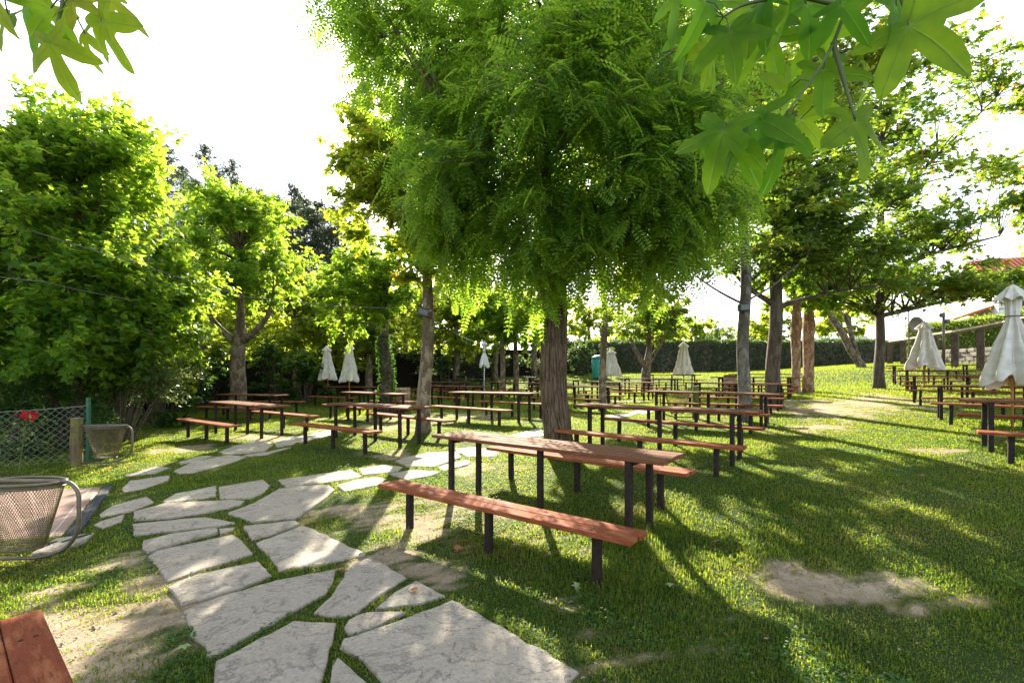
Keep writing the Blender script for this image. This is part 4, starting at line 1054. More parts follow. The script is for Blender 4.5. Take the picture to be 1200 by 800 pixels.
# --- light cables
def cable(pts, label):
    P = []
    for a, b in zip(pts[:-1], pts[1:]):
        for q in np.linspace(0, 1, 14, endpoint=False):
            p = a.lerp(b, q); p.z -= .25 * math.sin(math.pi * q) * (b - a).length * .06; P.append(p)
    P.append(pts[-1])
    mb = MB(); mb.tube(np.array(P), .007, 6, cap=False)
    tag(mb.build('overhead_cable', M['cable'], loc=pts[0], shift=pts[0]), label, 'cable')
cable([ray(-60, 232, 9), ray(150, 305, 8.3), ray(290, 348, 9.4), ray(497, 362, 10.3)], 'overhead cable strung from the left edge to the slim plane trunk')
cable([ray(-40, 318, 8), ray(50, 330, 8.2), ray(160, 352, 9.6)], 'second short cable among leaves at left edge')
cable([ray(497, 366, 10.4), ray(560, 402, 16), ray(600, 404, 22)], 'cable running from the slim plane trunk to far trunks')

# ------------------------------------------------------------------ pines on the hill
hb = MB(); hx = np.linspace(-95, 12, 50); hy = np.linspace(40, 130, 36); HX, HY = np.meshgrid(hx, hy)
def hill(x, y): return 15.5 * np.exp(-((x + 48) / 24) ** 2 - ((y - 78) / 22) ** 2) + 9 * np.exp(-((x + 24) / 14) ** 2 - ((y - 76) / 20) ** 2) - .6
HZ = ground(HX, HY) + hill(HX, HY) + .5 * fbm(HX, HY, .4, 9)
i, j = np.meshgrid(np.arange(49), np.arange(35))
hb.add(np.stack([HX, HY, HZ], -1).reshape(-1, 3), np.stack([j * 50 + i, j * 50 + i + 1, (j + 1) * 50 + i + 1, (j + 1) * 50 + i], -1).reshape(-1, 4))
tag(hb.build('hill', plain('wooded_hill_floor', (.035, .05, .02), .95, .1, 0, .5, .6), smooth=True), kind='structure')
PINES = [(168, 66, 182), (196, 62, 172), (215, 70, 196), (240, 60, 170), (252, 68, 205), (272, 61, 190), (292, 70, 222), (306, 64, 224), (322, 66, 230), (342, 60, 218), (356, 68, 232), (372, 62, 238), (388, 70, 245), (404, 64, 240), (146, 68, 196), (425, 68, 250), (228, 74, 215), (330, 74, 240)]
pdesc = ['first from the left behind the huge plane tree', 'second, with a feathery top', 'third, lower and broad', 'tallest, with an upswept spire above the forked pollard', 'low one right of the tallest', 'with two pointed tops', 'small one in the dip', 'eighth from the left in the dip', 'ninth, slightly leaning', 'dark cone shaped one right of the dip', 'eleventh along the ridge', 'twelfth along the ridge', 'thirteenth along the ridge', 'near the slim plane crown', 'half hidden at the far left', 'last on the right, behind the slim plane crown', 'second row, behind the tallest', 'second row, right of the dip']
for k, (px, d, pyt) in enumerate(PINES):
    r = np.random.default_rng(200 + k)
    x, y = px_tree(px, d); zt = CAM_H + (YH - pyt) / FPX * d
    zb = gz(x, y) + float(hill(np.float64(x), np.float64(y)))
    zb = min(zb, zt - 7.5); H = zt - zb
    t = thing('pine_tree', (x, y, zb), 'grey green pine on the hill ridge, ' + pdesc[k], 'tree', 'pines on the hill')
    mb = MB(); mb.tube([(0, 0, -.5), (.1, 0, H * .5), (0, 0, H * .97)], [.25, .17, .04], 8)
    cb = MB(); C = []
    nl = 15
    for q in range(nl):
        f = .28 + .72 * q / (nl - 1); rad = (1 - f) ** .7 * H * .30 + .35
        for w in range(int(4 + 4 * (1 - f))):
            a = r.uniform(0, 6.28); rr = rad * r.uniform(.35, 1.05)
            e = np.array((math.cos(a) * rr, math.sin(a) * rr, H * f * .97 + rr * .35 + r.normal(0, .2)))
            C.append(e); mb.tube([(0, 0, H * f * .93), tuple(e)], [.05, .015], 4, cap=False)
    C = np.array(C); n = 2600; ci = r.integers(0, len(C), n)
    pos = C[ci] + r.normal(0, 1, (n, 3)) * np.array((.42, .42, .26))
    dirv = r.normal(0, .7, (n, 3)) + np.array((0, 0, .9))
    scatter(cb, pos, dirv, r.normal(0, 1, (n, 3)), r.uniform(.3, .55, n), 'tuft')
    mb.build('trunk', M['bark_pine'], t); cb.build('crown', M['lf_pine'], t)

r = np.random.default_rng(31); n = 9000
x = r.uniform(-66, -4, n); y = r.uniform(50, 80, n); z = ground(x, y) + hill(x, y)
mb = MB(); lump = np.abs(fbm(x, y, .55, 12)) * 5.5
scatter(mb, np.stack([x, y, z + r.random(n) ** .6 * (1.2 + lump)], -1), r.normal(0, .8, (n, 3)) + (0, 0, .5), r.normal(0, 1, (n, 3)), r.uniform(.6, 1.1, n), 'tuft')
tag(mb.build('hillside_wood', M['lf_pine']), kind='stuff')

# ------------------------------------------------------------------ hedges, shrubs, boundary screen
def hedge(label, p0, p1, zb, h, th, n, lm, seed, lsize=.13, name='hedge'):
    r = np.random.default_rng(seed); p0 = np.array(p0, float); p1 = np.array(p1, float); Ln = np.linalg.norm(p1 - p0)
    d = (p1 - p0) / Ln; nv = np.array((-d[1], d[0])); t = thing(name, (*p0, zb), label, 'hedge')
    mb = MB(); ns = max(4, int(Ln / .8))
    prof = np.array([(-.5, -.6), (-.5, .5), (-.47, .92), (-.38, 1), (.38, 1), (.47, .92), (.5, .5), (.5, -.6)])
    V = []
    for k in range(ns + 1):
        s = Ln * k / ns
        for (a, b) in prof:
            q = d * s + nv * (a * th * .9 + r.normal(0, .03)); V.append((q[0], q[1], b * h * .97 + r.normal(0, .02)))
    m_ = len(prof); F = []
    for k in range(ns):
        for i in range(m_ - 1): F.append((k * m_ + i, (k + 1) * m_ + i, (k + 1) * m_ + i + 1, k * m_ + i + 1))
    mb.add(V, F); mb.f.setdefault((m_, 0), []).append(np.array([list(range(m_)), [ns * m_ + i for i in range(m_ - 1, -1, -1)]]))
    mb.build('branch_core', M['bark_dark'], t)
    cb = MB(); s = r.uniform(0, Ln, n); u = r.random(n); side = u < .62
    a = np.where(side, np.where(r.random(n) < .85, -1, 1) * (.5 * th + r.normal(0, .035, n)), r.uniform(-.5, .5, n) * th)
    b = np.where(side, r.uniform(-.05, 1, n) * h, h + r.normal(0, .04, n))
    b = b + (.05 * np.sin(s * 1.9 + seed) + .05 * np.sin(s * .73 + 2) + .04 * np.sin(s * 4.7)) * np.clip(b / h * 2 - 1, 0, 1) + np.where(r.random(n) < .04, np.abs(r.normal(0, .18, n)), 0) * (b > .9 * h)
    pos = np.stack([d[0] * s + nv[0] * a, d[1] * s + nv[1] * a, b], -1)
    on = np.stack([np.where(side, nv[0] * np.sign(a), 0), np.where(side, nv[1] * np.sign(a), 0), np.where(side, .5, 1)], -1) + r.normal(0, .5, (n, 3))
    scatter(cb, pos, r.normal(0, 1, (n, 3)) + (0, 0, .3), on, lsize * r.uniform(.7, 1.3, n), 'simple')
    cb.build('foliage', lm, t)
zb = gz(10, 38)
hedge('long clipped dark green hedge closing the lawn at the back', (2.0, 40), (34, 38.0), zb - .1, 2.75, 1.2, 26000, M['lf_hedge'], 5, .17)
def shrub(name, label, base, blobs, n, lsize, tmpl, lm, seed, twl=.4, zoff=0, group='shrubs along the left boundary', cat='shrub'):
    r = np.random.default_rng(seed); x, y = base; t = thing(name, (x, y, gz(x, y) + zoff), label, cat, group)
    C = np.concatenate([clumps_in(r, b[:3], b[3:6], b[6], .5) for b in blobs])
    C[:, 2] = np.maximum(C[:, 2], .15)
    mb = MB()
    for c in C: mb.tube([(c[0] * .15, c[1] * .15, -.1), (c[0] * .6, c[1] * .6, c[2] * .6), tuple(c)], [.02, .014, .006], 5, cap=False)
    mb.build('stem', M['bark_dark'], t)
    cb = MB(); sprays(cb, r, C, np.zeros_like(C) + C.mean(0) * np.array((1, 1, .5)), n, twl, lsize, tmpl, .15, .8, 6)
    cb.build('foliage', lm, t)
for k, (px, d, blobs, n, ls, tm, lm, lab) in enumerate([
    (10, 9.0, [(0, 0, .9, .9, .7, .9, 22)], 4200, .11, 'narrow', 'lf_dark', 'dark green bushy shrub at the left edge behind the wire fence'),
    (65, 10.2, [(0, 0, 1.3, 1.3, .8, 1.2, 34), (-1.3, 0, 1.5, .9, .7, 1.0, 16)], 8500, .11, 'simple', 'lf_shrub', 'variegated pale edged shrub directly behind the wire fence'),
    (140, 10.8, [(0, 0, 1.5, 1.25, .8, 1.1, 32), (.8, -.2, 1.4, .6, .5, .25, 8)], 7500, .12, 'simple', 'lf_shrub', 'variegated shrub with sunlit pale sprig right of the green post'),
    (112, 9.3, [(0, 0, .5, .5, .4, .5, 10)], 1500, .09, 'narrow', 'lf_dark', 'small dark shrub behind the near litter post'),
    (190, 13.5, [(0, 0, 1.3, 1.4, .9, 1.2, 28)], 4500, .14, 'simple', 'lf_dark', 'dark laurel left of the forked pollard'),
    (240, 18.8, [(0, 0, 1.3, 1.5, .9, 1.4, 26)], 3500, .17, 'simple', 'lf_dark', 'dark laurel behind the forked pollard trunk'),
    (358, 19.8, [(0, 0, 1.1, 1.0, .8, 1.1, 24)], 3200, .16, 'tri', 'lf_maple', 'leafy green bush left of the two cream parasols'),
    (325, 20.5, [(0, 0, 1.4, 1.2, .8, 1.4, 22)], 2600, .17, 'simple', 'lf_dark', 'dark laurel between the pollard and the leafy bush'),
    (520, 27, [(0, 0, 1.5, 2.2, 1, 1.6, 30)], 3600, .2, 'simple', 'lf_hedge', 'dark bush behind the slim plane trunk'),
    (560, 31, [(0, 0, 1.5, 2.4, 1, 1.8, 30)], 3600, .2, 'simple', 'lf_hedge', 'grey green bush behind the white parasol'),
    (640, 33, [(0, 0, 1.5, 2.6, 1, 1.6, 30)], 3600, .2, 'simple', 'lf_hedge', 'dark bush far behind the robinia trunk'),
    (680, 34, [(0, 0, 1.4, 2.2, 1, 1.5, 26)], 3200, .2, 'simple', 'lf_hedge', 'dark bush left of the turquoise bin')]):
    shrub('shrub', lab, px_tree(px, d), blobs, n, ls, tm, M[lm], 300 + k)
# dark heather screen along the left boundary
sp = [px_tree(60, 14), px_tree(150, 17), px_tree(240, 21), px_tree(330, 23), px_tree(430, 26), px_tree(560, 34), px_tree(700, 39)]
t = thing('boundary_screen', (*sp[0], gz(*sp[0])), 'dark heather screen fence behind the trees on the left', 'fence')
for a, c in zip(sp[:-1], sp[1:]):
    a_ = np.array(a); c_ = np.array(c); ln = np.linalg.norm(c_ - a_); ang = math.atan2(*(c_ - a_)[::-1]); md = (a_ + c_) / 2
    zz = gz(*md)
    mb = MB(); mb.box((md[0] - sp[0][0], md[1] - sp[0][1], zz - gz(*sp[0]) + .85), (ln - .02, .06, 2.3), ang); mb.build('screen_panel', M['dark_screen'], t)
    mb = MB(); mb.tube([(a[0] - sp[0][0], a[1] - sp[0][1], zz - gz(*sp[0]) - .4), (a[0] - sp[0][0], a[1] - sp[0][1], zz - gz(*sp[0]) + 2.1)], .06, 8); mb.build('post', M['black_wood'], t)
# beyond the hedge
shrub('clipped_bush', 'clipped dome bush rising above the long hedge', (845 / FPX * 0 + (845 - 600) / FPX * 46, 46), [(0, 0, 3.6, 1.7, 1.0, .9, 26), (0, 0, 1.6, 1.4, 1, 1.6, 18)], 4500, .16, 'simple', M['lf_hedge'], 340, .35, group='bushes beyond the hedge')
for k, (px, d, h, w, lab) in enumerate([(815, 60, 7.4, 3.0, 'pale hazy tree beyond the hedge, left of the dome bush'), (780, 55, 7, 2.6, 'pale tree beyond the hedge behind a cream parasol'), (735, 52, 7.5, 3.2, 'far tree beyond the hedge right of the robinia'), (875, 62, 6.8, 3.0, 'pale tree beyond the hedge behind the grey trunk'), (690, 50, 9, 3.5, 'far bright tree above the turquoise bin'), (765, 49, 8.6, 3.2, 'far bright tree between two cream parasols'), (905, 50, 8, 2.6, 'far tree beyond the hedge behind the dark sweetgum trunk'), (985, 48, 8.5, 2.8, 'far tree beyond the hedge by the white railing'), (650, 48, 9, 3.5, 'far tree behind the robinia trunk')]):
    tree('distant_tree', lab, px_tree(px, d), [(0, 0, 0, .25), (0, 0, h * .4, .2), (0, 0, h * .8, .06)], [(0, 0, h * .62, w, w, h * .33, 30)], 3000, .4, 'tri', M['lf_far'], M['bark_dark'], 350 + k, twl=.9, group='trees beyond the hedge')

# ------------------------------------------------------------------ small far things
x, y = px_tree(855, 19.5)
t = thing('barrel', (x, y, gz(x, y)), 'squat pale weathered barrel with a darker lid on the far lawn', 'barrel')
mb = MB(); mb.tube([(0, 0, 0), (0, 0, .15), (0, 0, .4), (0, 0, .62), (0, 0, .74)], [.2, .25, .29, .27, .22], 18); mb.build('body', M['rail'], t, smooth=True)
mb = MB(); mb.tube([(0, 0, .742), (0, 0, .80)], [.25, .24], 18); mb.build('lid', M['sleeper'], t)
for z in (.2, .6):
    a = np.arange(24) / 24 * 6.283; rr = .262 if z < .3 else .275
    mb = MB(); mb.tube(np.stack([rr * np.cos(a), rr * np.sin(a), 0 * a + z], -1), .013, 5, closed=True); mb.build('hoop', M['metal_grey'], t)
x, y = px_tree(472, 15.6)
t = thing('slatted_bin', (x, y, gz(x, y)), 'brown slatted wooden litter bin beside the ivy covered trunk', 'litter bin')
for k in range(14):
    a = k / 14 * 6.283; mb = MB(); mb.box((.24 * math.cos(a), .24 * math.sin(a), .42), (.02, .09, .8), a); mb.build('slat', M['rail'], t)
mb = MB(); mb.tube([(0, 0, .03), (0, 0, .78)], .21, 16); mb.build('liner', M['black_wood'], t)
x, y = px_tree(703, 30)
t = thing('recycling_bin', (x, y, gz(x, y)), 'turquoise plastic bin standing before the far bushes', 'bin')
mb = MB(); mb.tube([(0, 0, .0), (0, 0, .1), (0, 0, 1.2), (0, 0, 1.3)], [.46, .5, .56, .5], 20); mb.build('body', M['turq'], t, smooth=True)
mb = MB(); mb.tube([(0, 0, 1.3), (0, 0, 1.45), (0, 0, 1.55)], [.56, .5, .2], 20); mb.build('lid', M['turq'], t, smooth=True)
mb = MB(); mb.box((0, -.5, 1.38), (.3, .1, .08)); mb.build('opening', M['box_grey'], t)
# white railing beyond the hedge
x, y = px_tree(940, 44)
t = thing('white_railing', (x, y, 1.5), 'white upright railing seen over the far hedge', 'railing')
mb = MB()
for k in range(36): mb.box((k * .19, 0, 3.0), (.06, .05, 1.4))
mb.box((3.3, .04, 3.5), (7, .04, .09)); mb.box((3.3, .04, 2.5), (7, .04, .09)); mb.build('rails', M['white_paint'], t)

# ------------------------------------------------------------------ sleeper fence, wall, house, lamp post on the right
FP = [(1042.6, 402, 425, 31), (1058, 400, 424, 29.0), (1073, 398, 425, 27.2), (1095, 394, 427, 25), (1118.5, 391, 429, 23), (1148.5, 386, 431, 21), (1189, 378, 434, 19)]
p0 = ray(FP[0][0], FP[0][2], FP[0][3])
t = thing('sleeper_fence', p0, 'rustic fence of old sleeper posts under one long rail', 'fence')
tops = []
for (px, pt, pb, d) in FP:
    a, c = ray(px, pt, d), ray(px, pb, d)
    zb_ = gz(c.x, c.y) - .2
    mb = MB(); mb.box((a.x - p0.x, a.y - p0.y, (a.z + zb_) / 2 - p0.z), (.30, .26, a.z - zb_), .7, 0, .012); mb.build('post', M['sleeper'], t)
    tops.append((a.x - p0.x, a.y - p0.y, a.z - p0.z + .085))
e = np.array(tops[-1]) + (np.array(tops[-1]) - np.array(tops[-2])) * .6
mb = MB(); mb.tube(tops + [tuple(e)], .10, 4); mb.build('rail', M['rail'], t)
w0, w1 = ray(1085, 428, 29), ray(1215, 436, 22.5)
a_ = np.array((w1.x - w0.x, w1.y - w0.y)); ln = float(np.linalg.norm(a_)); ang = math.atan2(a_[1], a_[0])
zg = gz((w0.x + w1.x) / 2, (w0.y + w1.y) / 2)
t = thing('stone_wall', (w0.x, w0.y, zg), 'low rubble stone wall behind the sleeper posts', 'wall', None, ang)
mb = MB(); r = np.random.default_rng(3)
for row in range(4):
    s = 0
    while s < ln:
        l_ = r.uniform(.3, .65); mb.rbox((s + l_ / 2, r.normal(0, .015), .05 + row * .24), (l_ - .025, .38, .225), .03); s += l_
mb.build('stonework', M['wall_stone'], t)
h0, h1 = ray(1070, 420, 33), ray(1230, 420, 25)
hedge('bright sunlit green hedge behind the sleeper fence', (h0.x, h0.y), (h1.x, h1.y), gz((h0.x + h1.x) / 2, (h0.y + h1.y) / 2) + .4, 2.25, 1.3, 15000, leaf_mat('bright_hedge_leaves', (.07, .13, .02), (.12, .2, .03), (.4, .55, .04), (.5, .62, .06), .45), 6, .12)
# lamp post with floodlights
lp = ray(1105.5, 431, 22.5); zb_ = gz(lp.x, lp.y)
t = thing('lamp_post', (lp.x, lp.y, zb_), 'grey lamp post with small floodlights between two sleeper posts', 'lamp post')
H = CAM_H + (YH - 366) / FPX * 22.5 - zb_
mb = MB(); mb.tube([(0, 0, -.1), (0, 0, H)], [.07, .055], 12); mb.build('pole', M['metal_grey'], t, smooth=True)
for s, z in ((-1, -.15), (1, -.45)):
    mb = MB(); mb.rbox((s * .12, -.05, H + z), (.2, .16, .2), .02); mb.build('floodlight', M['box_grey'], t)
dp = ray(1072, 381, 27); zb_ = gz(dp.x, dp.y)
t = thing('satellite_dish', (dp.x, dp.y, zb_), 'grey satellite dish on a thin mast above the sleeper fence', 'satellite dish')
H = dp.z - zb_
mb = MB(); mb.tube([(-.28, .1, -.1), (-.28, .1, H + .9)], .04, 8); mb.build('mast', M['metal_grey'], t)
mb = MB(); K = 6; n = 20
s = np.linspace(0, 1, K)[:, None]; th = np.arange(n)[None, :] / n * 6.283
V = np.stack([.46 * s * np.cos(th), -.12 * s ** 2 + 0 * th, H + .5 * s * np.sin(th)], -1)
i = np.arange(K - 1)[:, None]; j = np.arange(n)[None, :]; j2 = (j + 1) % n
mb.add(V.reshape(-1, 3), np.stack([i * n + j, (i + 1) * n + j, (i + 1) * n + j2, i * n + j2], -1).reshape(-1, 4))
do = mb.build('dish', M['metal_grey'], t, smooth=True); sm = do.modifiers.new('thickness', 'SOLIDIFY'); sm.thickness = .02
mb = MB(); mb.tube([(0, -.1, H - .45), (0, -.5, H - .1)], .02, 6); mb.build('feed_arm', M['metal_grey'], t)
# house
hc = ray(1246, 430, 40)
t = thing('house', (hc.x, hc.y, gz(hc.x, hc.y)), 'white house with red tiled roofs half hidden behind leaves at right', 'house', None, R(-28))
Hh = 7.6
mb = MB(); mb.box((0, 0, Hh / 2 - .6), (11, 8, Hh + 1.2)); mb.add([(-5.5, -3.999, Hh), (-5.5, 3.999, Hh), (-5.5, 0, Hh + 2.4), (5.5, -3.999, Hh), (5.5, 3.999, Hh), (5.5, 0, Hh + 2.4)], [(0, 2, 1), (3, 4, 5)]); mb.build('wall', M['render_white'], t)
mb = MB()
for s in (-1, 1):
    q = np.array([(-6.3, s * 4.9, Hh - .55), (6.3, s * 4.9, Hh - .55), (6.3, 0, Hh + 2.42), (-6.3, 0, Hh + 2.42)])
    mb.add(np.concatenate([q, q + (0, 0, .22)]), [(0, 1, 2, 3), (4, 5, 6, 7), (0, 1, 5, 4), (1, 2, 6, 5), (2, 3, 7, 6), (3, 0, 4, 7)])
    for k in range(42):
        x_ = -6.2 + k * .302; mb.tube([(x_, s * 4.95, Hh - .34), (x_, 0, Hh + 2.66)], .075, 6)
rf = mb.build('roof', M['roof_tile'], t)
mb = MB(); mb.box((1.5, 1, Hh + 2.6), (.8, .8, 2)); mb.build('chimney', M['render_white'], rf)
for (x_, z_) in ((-3.5, 5.6), (-.5, 5.6), (2.6, 5.6), (-3.5, 2.6), (2.6, 2.6)):
    mb = MB(); mb.box((x_, -4.02, z_), (1.1, .08, 1.4)); wf = mb.build('window', M['sleeper'], t)
    mb = MB(); mb.box((x_, -4.07, z_), (.9, .03, 1.2)); mb.build('pane', M['glass'], wf)
mb = MB(); q = np.array([(-8.2, -3.2, 4.4), (-5.5, -3.2, 5.5), (-5.5, 2.5, 5.5), (-8.2, 2.5, 4.4)]); mb.add(np.concatenate([q, q + (0, 0, .18)]), [(0, 1, 2, 3), (4, 5, 6, 7), (0, 1, 5, 4), (1, 2, 6, 5), (2, 3, 7, 6), (3, 0, 4, 7)]); mb.build('porch_roof', M['roof_tile'], t)
for yy in (-3, 2.3):
    mb = MB(); mb.box((-8.0, yy, 2.0), (.16, .16, 4.9)); mb.build('porch_post', M['sleeper'], t)

# ------------------------------------------------------------------ red rose at the fence
rp = ray(33, 487, 7.5); zb_ = gz(rp.x, rp.y)
t = thing('rose_bush', (rp.x, rp.y, zb_), 'rose bush with one red flower at the wire fence', 'rose')
H = rp.z - zb_
mb = MB(); mb.tube([(-.15, 0, -.05), (-.1, .02, H * .5), (0, 0, H)], [.012, .008, .005], 6); mb.build('stem', M['twig'], t)
r = np.random.default_rng(5); mb = MB(); n = 46
d = r.normal(0, 1, (n, 3)); d /= np.linalg.norm(d, axis=1)[:, None]
scatter(mb, np.array((0, 0, H)) + d * .03 + r.normal(0, .02, (n, 3)) * (2, 1, .6), d + (0, 0, .4), d[:, [1, 2, 0]], r.uniform(.05, .085, n), 'simple'); mb.build('flower', M['petal'], t)
mb = MB(); n = 260; C = np.stack([r.normal(-.2, .28, n), r.normal(0, .15, n), r.uniform(.25, H * .95, n)], -1)
scatter(mb, C, r.normal(0, 1, (n, 3)), r.normal(0, .4, (n, 3)) + (0, 0, 1), r.uniform(.05, .09, n), 'simple'); mb.build('foliage', M['lf_shrub'], t)

# ------------------------------------------------------------------ fallen leaves
FL = [(155, 549, 'dry', 'orange'), (862, 552, 'dry', 'curled brown'), (845, 549, 'dry', 'pale brown'), (676, 690, 'pale_leaf', 'pale green star shaped'), (533, 646, 'dry', 'crumpled tan'), (693, 682, 'dry', 'small brown'),
      (403, 672, 'dry', 'small yellow'), (130, 552, 'dry', 'rusty'), (1008, 498, 'dry', 'tan'), (835, 640, 'dry', 'brown'), (360, 517, 'dry', 'orange brown'), (560, 630, 'dry', 'small tan'), (490, 696, 'dry', 'yellowish'),
      (222, 764, 'pale_leaf', 'pale green'), (1080, 560, 'dry', 'ochre'), (930, 600, 'dry', 'tiny brown'), (785, 690, 'pale_leaf', 'light green')]
where = ['on the grass by the far litter basket', 'beside the right bench end', 'near the near tabletop corner', 'on the lawn below the near bench', 'below the middle of the near bench', 'beside the near bench leg', 'on the edge of the pentagon stone', 'in the grass beside the drain strip', 'on the sunny lawn between table lines', 'on the shaded lawn right of the near bench', 'on the grass under the left bench', 'on bare soil before the near bench', 'on the small triangular stone', 'on the grass beside the bottom left slab', 'on the right lawn', 'on the open lawn right of the near table', 'on the grass right of the star shaped leaf']
mlV, mlF = LEAF['maple']
for k, ((px, py, mk, col), wh) in enumerate(zip(FL, where)):
    x, y = at(px, py); r = np.random.default_rng(500 + k); mb = MB()
    V = mlV * .085; V[:, 2] += .25 * (V[:, 0] ** 2 + (V[:, 1] - .03) ** 2) / .085 * r.uniform(.3, 1.6)
    mb.add(V, mlF); o = mb.build('fallen_leaf', M[mk], loc=(x, y, gz(x, y) + .045)); o.rotation_euler = (r.normal(0, .3), r.normal(0, .3), r.uniform(0, 6.28))
    tag(o, f'{col} fallen leaf {wh}', 'leaf', 'fallen leaves on the lawn')

def clover():
    r = np.random.default_rng(78); n = 60000
    y = 1.5 + 9 * r.random(n) ** 1.6; x = (r.random(n) * 2 - 1) * (y * 1.15)
    k = (fbm(x, y, 2.1, 51) + .7 * fbm(x, y, 7, 52) > .33) & (soil(x, y) < .3); x, y = x[k], y[k]
    for P in OUT + [TERRACE, STRIP, COVER]:
        ins = inside(x, y, P); x, y = x[~ins], y[~ins]
    n = len(x); mb = MB()
    scatter(mb, np.stack([x, y, ground(x, y) + r.uniform(.015, .045, n)], -1), r.normal(0, 1, (n, 3)) * (1, 1, .25), r.normal(0, .3, (n, 3)) + (0, 0, 1), r.uniform(.012, .024, n) * (1 + .05 * y), 'tri')
    tag(mb.build('clover', leaf_mat('clover_leaves', (.03, .085, .02), (.05, .12, .03), (.2, .42, .05), (.36, .55, .08), .4, .5)), kind='stuff')
clover()
def litter():
    r = np.random.default_rng(77); n = 5200
    y = 1.6 + 12 * r.random(n) ** 1.5; x = (r.random(n) * 2 - 1) * (y * 1.15)
    k = r.random(n) < .12 + 1.3 * soil(x, y); x, y = x[k], y[k]; n = len(x)
    mb = MB(); up = r.normal(0, .35, (n, 3)) + (0, 0, 1)
    scatter(mb, np.stack([x, y, ground(x, y) + .012 + .012 * r.random(n)], -1), r.normal(0, 1, (n, 3)) * (1, 1, .2), up, r.uniform(.008, .03, n) * (1 + .04 * y), 'simple')
    tag(mb.build('leaf_litter', leaf_mat('dry_litter', (.16, .09, .045), (.38, .29, .18), (.3, .15, .05), (.5, .4, .2), .2, .8)), kind='stuff')
    n = 2600; y = 1.6 + 10 * r.random(n) ** 1.5; x = (r.random(n) * 2 - 1) * (y * 1.15); k = r.random(n) < 2.2 * soil(x, y) - .3; x, y = x[k], y[k]
    for P in OUT:
        ins = inside(x, y, P); x, y = x[~ins], y[~ins]
    mb = MB(); V0 = np.array([(1, 0, 0), (-1, 0, 0), (0, 1, 0), (0, -1, 0), (0, 0, .7), (0, 0, -.7)], float); F0 = np.array([(0, 2, 4), (2, 1, 4), (1, 3, 4), (3, 0, 4), (2, 0, 5), (1, 2, 5), (3, 1, 5), (0, 3, 5)])
    n = len(x); sz = r.uniform(.004, .014, n); V = V0[None] * (sz[:, None, None] * r.uniform(.6, 1.3, (n, 6, 3))); V[..., 0] += x[:, None]; V[..., 1] += y[:, None]; V[..., 2] += (ground(x, y) + .008)[:, None]
    mb.add(V.reshape(-1, 3), (np.arange(n)[:, None, None] * 6 + F0[None]).reshape(-1, 3))
    tag(mb.build('pebbles', M['wall_stone']), kind='stuff')
litter()

# ------------------------------------------------------------------ near sweetgum boughs
AX = [0, R(62), -R(62), R(122), -R(122)]; AL = [1.0, .92, .92, .6, .6]
def star_leaf(size, curl, fold, seed):
    r = np.random.default_rng(seed)
    th = set(np.linspace(-math.pi, math.pi, 110, endpoint=False))
    for a in AX: th |= {a, a - .02, a + .02}
    th = np.array(sorted(th)); rad = np.zeros_like(th) + .10; jit = r.normal(0, .05, 5)
    for a, l, jv in zip(AX, AL, jit):
        dl = np.abs((th - a + math.pi) % (2 * math.pi) - math.pi)
        # pointed lobe: widest in the middle; radius from the leaf base at angle dl
        L_ = l * (1 + jv); best = np.zeros_like(th)
        for q in np.linspace(.12, 1, 60):
            hw = float(np.interp(q, [0, .12, .35, .62, .82, .93, 1], [.11, .145, .165, .18, .13, .07, 0])) * (1.0 if l > .7 else .75)
            ang = math.atan2(hw, q * L_); best = np.where(dl <= ang, np.maximum(best, math.hypot(q * L_, 0) / np.maximum(np.cos(dl), .35)), best)
        rad = np.maximum(rad, np.minimum(best, L_))
    rad *= 1 + .022 * np.abs(np.sin(th * 27 + seed))
    ring = np.array([.15, .35, .55, .75, .9, 1.0])
    V = [(0, 0, 0)]; vein = [1.]
    isax = np.array([min(abs(t - a) for a in AX) < 1e-6 for t in th])
    for q in ring:
        for t, rr, ia in zip(th, rad, isax):
            x, y = rr * q * math.sin(t), rr * q * math.cos(t); d2 = x * x + y * y
            z = -curl * d2 * (1 + .6 * math.sin(t * 2 + seed * 1.7)) + fold * abs(x) * .5 + .035 * math.sin(9 * x + seed) * math.sin(7 * y + seed * 2) + .05 * math.sin(3 * t + seed) * d2 - .02 * (1 if ia else 0)
            V.append((x, y, z)); vein.append(1. if ia and q < .95 else 0.)
    n = len(th); F3 = [(0, 1 + (i + 1) % n, 1 + i) for i in range(n)]; F4 = []
    for k in range(len(ring) - 1):
        for i in range(n): F4.append((1 + k * n + i, 1 + k * n + (i + 1) % n, 1 + (k + 1) * n + (i + 1) % n, 1 + (k + 1) * n + i))
    mb = MB(); mb.add(np.array(V) * size, F4); mb.f[(3, 0)] = [np.array(F3)]
    mb.add(*[np.array(q) for q in ([(0, 0, 0)] * 3, [(0, 1, 2)])])
    return mb, np.array(vein + [0, 0, 0], np.float32)
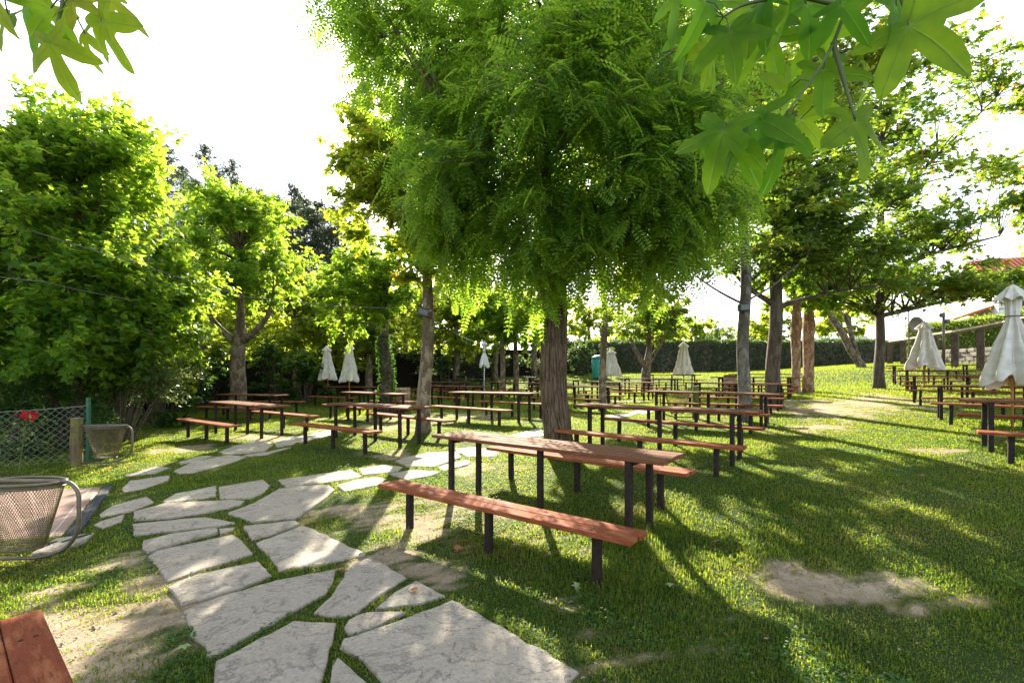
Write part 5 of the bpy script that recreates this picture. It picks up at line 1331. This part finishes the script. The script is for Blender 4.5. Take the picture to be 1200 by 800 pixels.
def bough(label, twigs, leaves, seed, lm='near_leaf'):
    o0 = Vector(twigs[0][0])
    t = thing('sweetgum_bough', o0, label, 'branch', 'leafy boughs hanging into view')
    for tw in twigs:
        mb = MB(); P = np.array([tuple(q) for q in tw]); s = np.linspace(0, len(P) - 1, 16); k = np.arange(len(P))
        Q = np.stack([np.interp(s, k, P[:, c]) for c in range(3)], -1)
        for _ in range(3): Q[1:-1] = .25 * Q[:-2] + .5 * Q[1:-1] + .25 * Q[2:]
        mb.tube(Q, np.linspace(.0055, .002, 16), 8); mb.build('twig', M['twig'], t, shift=o0, smooth=True)
    for k, (px, py, d, rpx, ang, tiltx, tilty, curl) in enumerate(leaves):
        p = ray(px, py, d); size = .82 * rpx / FPX * d
        mb, vein = star_leaf(size, curl, .25, seed + k)
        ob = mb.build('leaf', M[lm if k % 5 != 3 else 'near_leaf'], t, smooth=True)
        ob.data.attributes.new('vein', 'FLOAT', 'POINT').data.foreach_set('value', vein)
        # leaf blade faces the lens plane, then tilts; ang: direction of the tip, clockwise from straight down
        a = R(ang); tip = Vector((-math.sin(a), 0, -math.cos(a))); nr = Vector((0, -1, 0)); sx = tip.cross(nr)
        m3 = Matrix((sx, tip, nr)).transposed()
        m3 = Matrix.Rotation(R(tilty), 3, tip) @ Matrix.Rotation(R(tiltx), 3, sx) @ m3
        ob.matrix_local = Matrix.Translation(p - o0) @ m3.to_4x4()
        # petiole
        tw = min((q for w in twigs for q in w), key=lambda q: (Vector(q) - p).length)
        e = Vector(tw); mid = (e + p) / 2 + Vector((0, 0, .012))
        pb = MB(); pb.tube([tuple(e - o0), tuple(mid - o0), tuple(p - o0)], .0013, 6, cap=False); pb.build('petiole', M['twig'], t, smooth=True)
D = .95
bough('leafy sweetgum bough hanging in close at top right',
      [[ray(1030, -130, D), ray(1005, -30, D), ray(992, 8, D), ray(976, 56, D), ray(951, 95, D), ray(916, 140, D)],
       [ray(1005, -60, D), ray(1050, -20, D - .03), ray(1063, 24, D - .03)], [ray(976, 50, D), ray(990, 100, D), ray(1002, 140, D)],
       [ray(990, 8, D), ray(930, -6, D), ray(870, 5, D), ray(848, 20, D)], [ray(916, 140, D), ray(880, 132, D), ray(852, 146, D)]],
      [(1064, 30, D - .05, 108, -50, 20, 25, .25), (1002, 143, D, 84, -8, 10, -15, .3), (964, 82, D + .03, 70, 0, 15, 20, .3), (913, 150, D, 80, -5, 5, -20, .35), (848, 154, D, 80, 25, -10, 35, .4),
       (881, 140, D + .02, 88, 18, 15, 70, .5), (855, 38, D, 68, -8, 10, 25, .3), (827, 2, D, 75, 18, 10, -30, .35), (902, -6, D, 72, 15, 10, 72, .5), (927, 0, D - .02, 75, 22, 10, -70, .5), (945, 5, D + .05, 78, -5, 15, 10, .3),
       (1030, -14, D + .05, 60, -20, 30, 10, .3), (1050, 8, D, 95, 30, 25, -20, .3), (880, 10, D + .06, 80, 5, 10, 20, .3), (815, 30, D + .05, 52, 30, 20, 45, .6), (960, 40, D + .08, 66, -30, -20, 30, .4), (925, 105, D + .06, 58, 40, 10, -40, .5), (836, 150, D + .05, 50, -30, 25, -30, .5), (985, 5, D - .04, 60, -35, 30, 40, .4), (868, 165, D + .04, 62, -20, 20, 50, .5), (830, 60, D + .08, 60, 10, 15, -40, .5), (900, 45, D + .1, 66, -15, 20, 30, .4), (938, 140, D + .09, 54, -45, 10, 30, .5), (1015, 100, D + .1, 56, 35, 20, -50, .5), (1090, -6, D + .07, 62, -10, 20, 30, .4), (800, -8, D + .05, 60, 25, 15, 50, .5), (975, 70, D + .12, 58, 20, 30, -20, .4)], 700)
D = .9
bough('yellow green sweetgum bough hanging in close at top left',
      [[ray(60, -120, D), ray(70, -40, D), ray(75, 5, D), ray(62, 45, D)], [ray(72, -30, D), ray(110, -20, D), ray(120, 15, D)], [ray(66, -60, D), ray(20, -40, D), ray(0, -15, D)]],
      [(60, 50, D - .05, 66, -6, -10, 10, .3), (119, 26, D, 70, -15, -15, 25, .35), (-8, -12, D - .03, 68, -20, 10, 20, .3), (28, -2, D + .05, 78, -34, 10, 45, .3), (87, 2, D, 44, -5, 20, 10, .3), (124, -4, D + .04, 58, -6, 10, -50, .45), (10, 20, D + .05, 50, 10, 20, 20, .3), (100, 40, D + .06, 46, 20, -10, 30, .5), (60, 10, D + .03, 52, 35, 15, -40, .5)], 730, 'near_leaf_sun_tint')
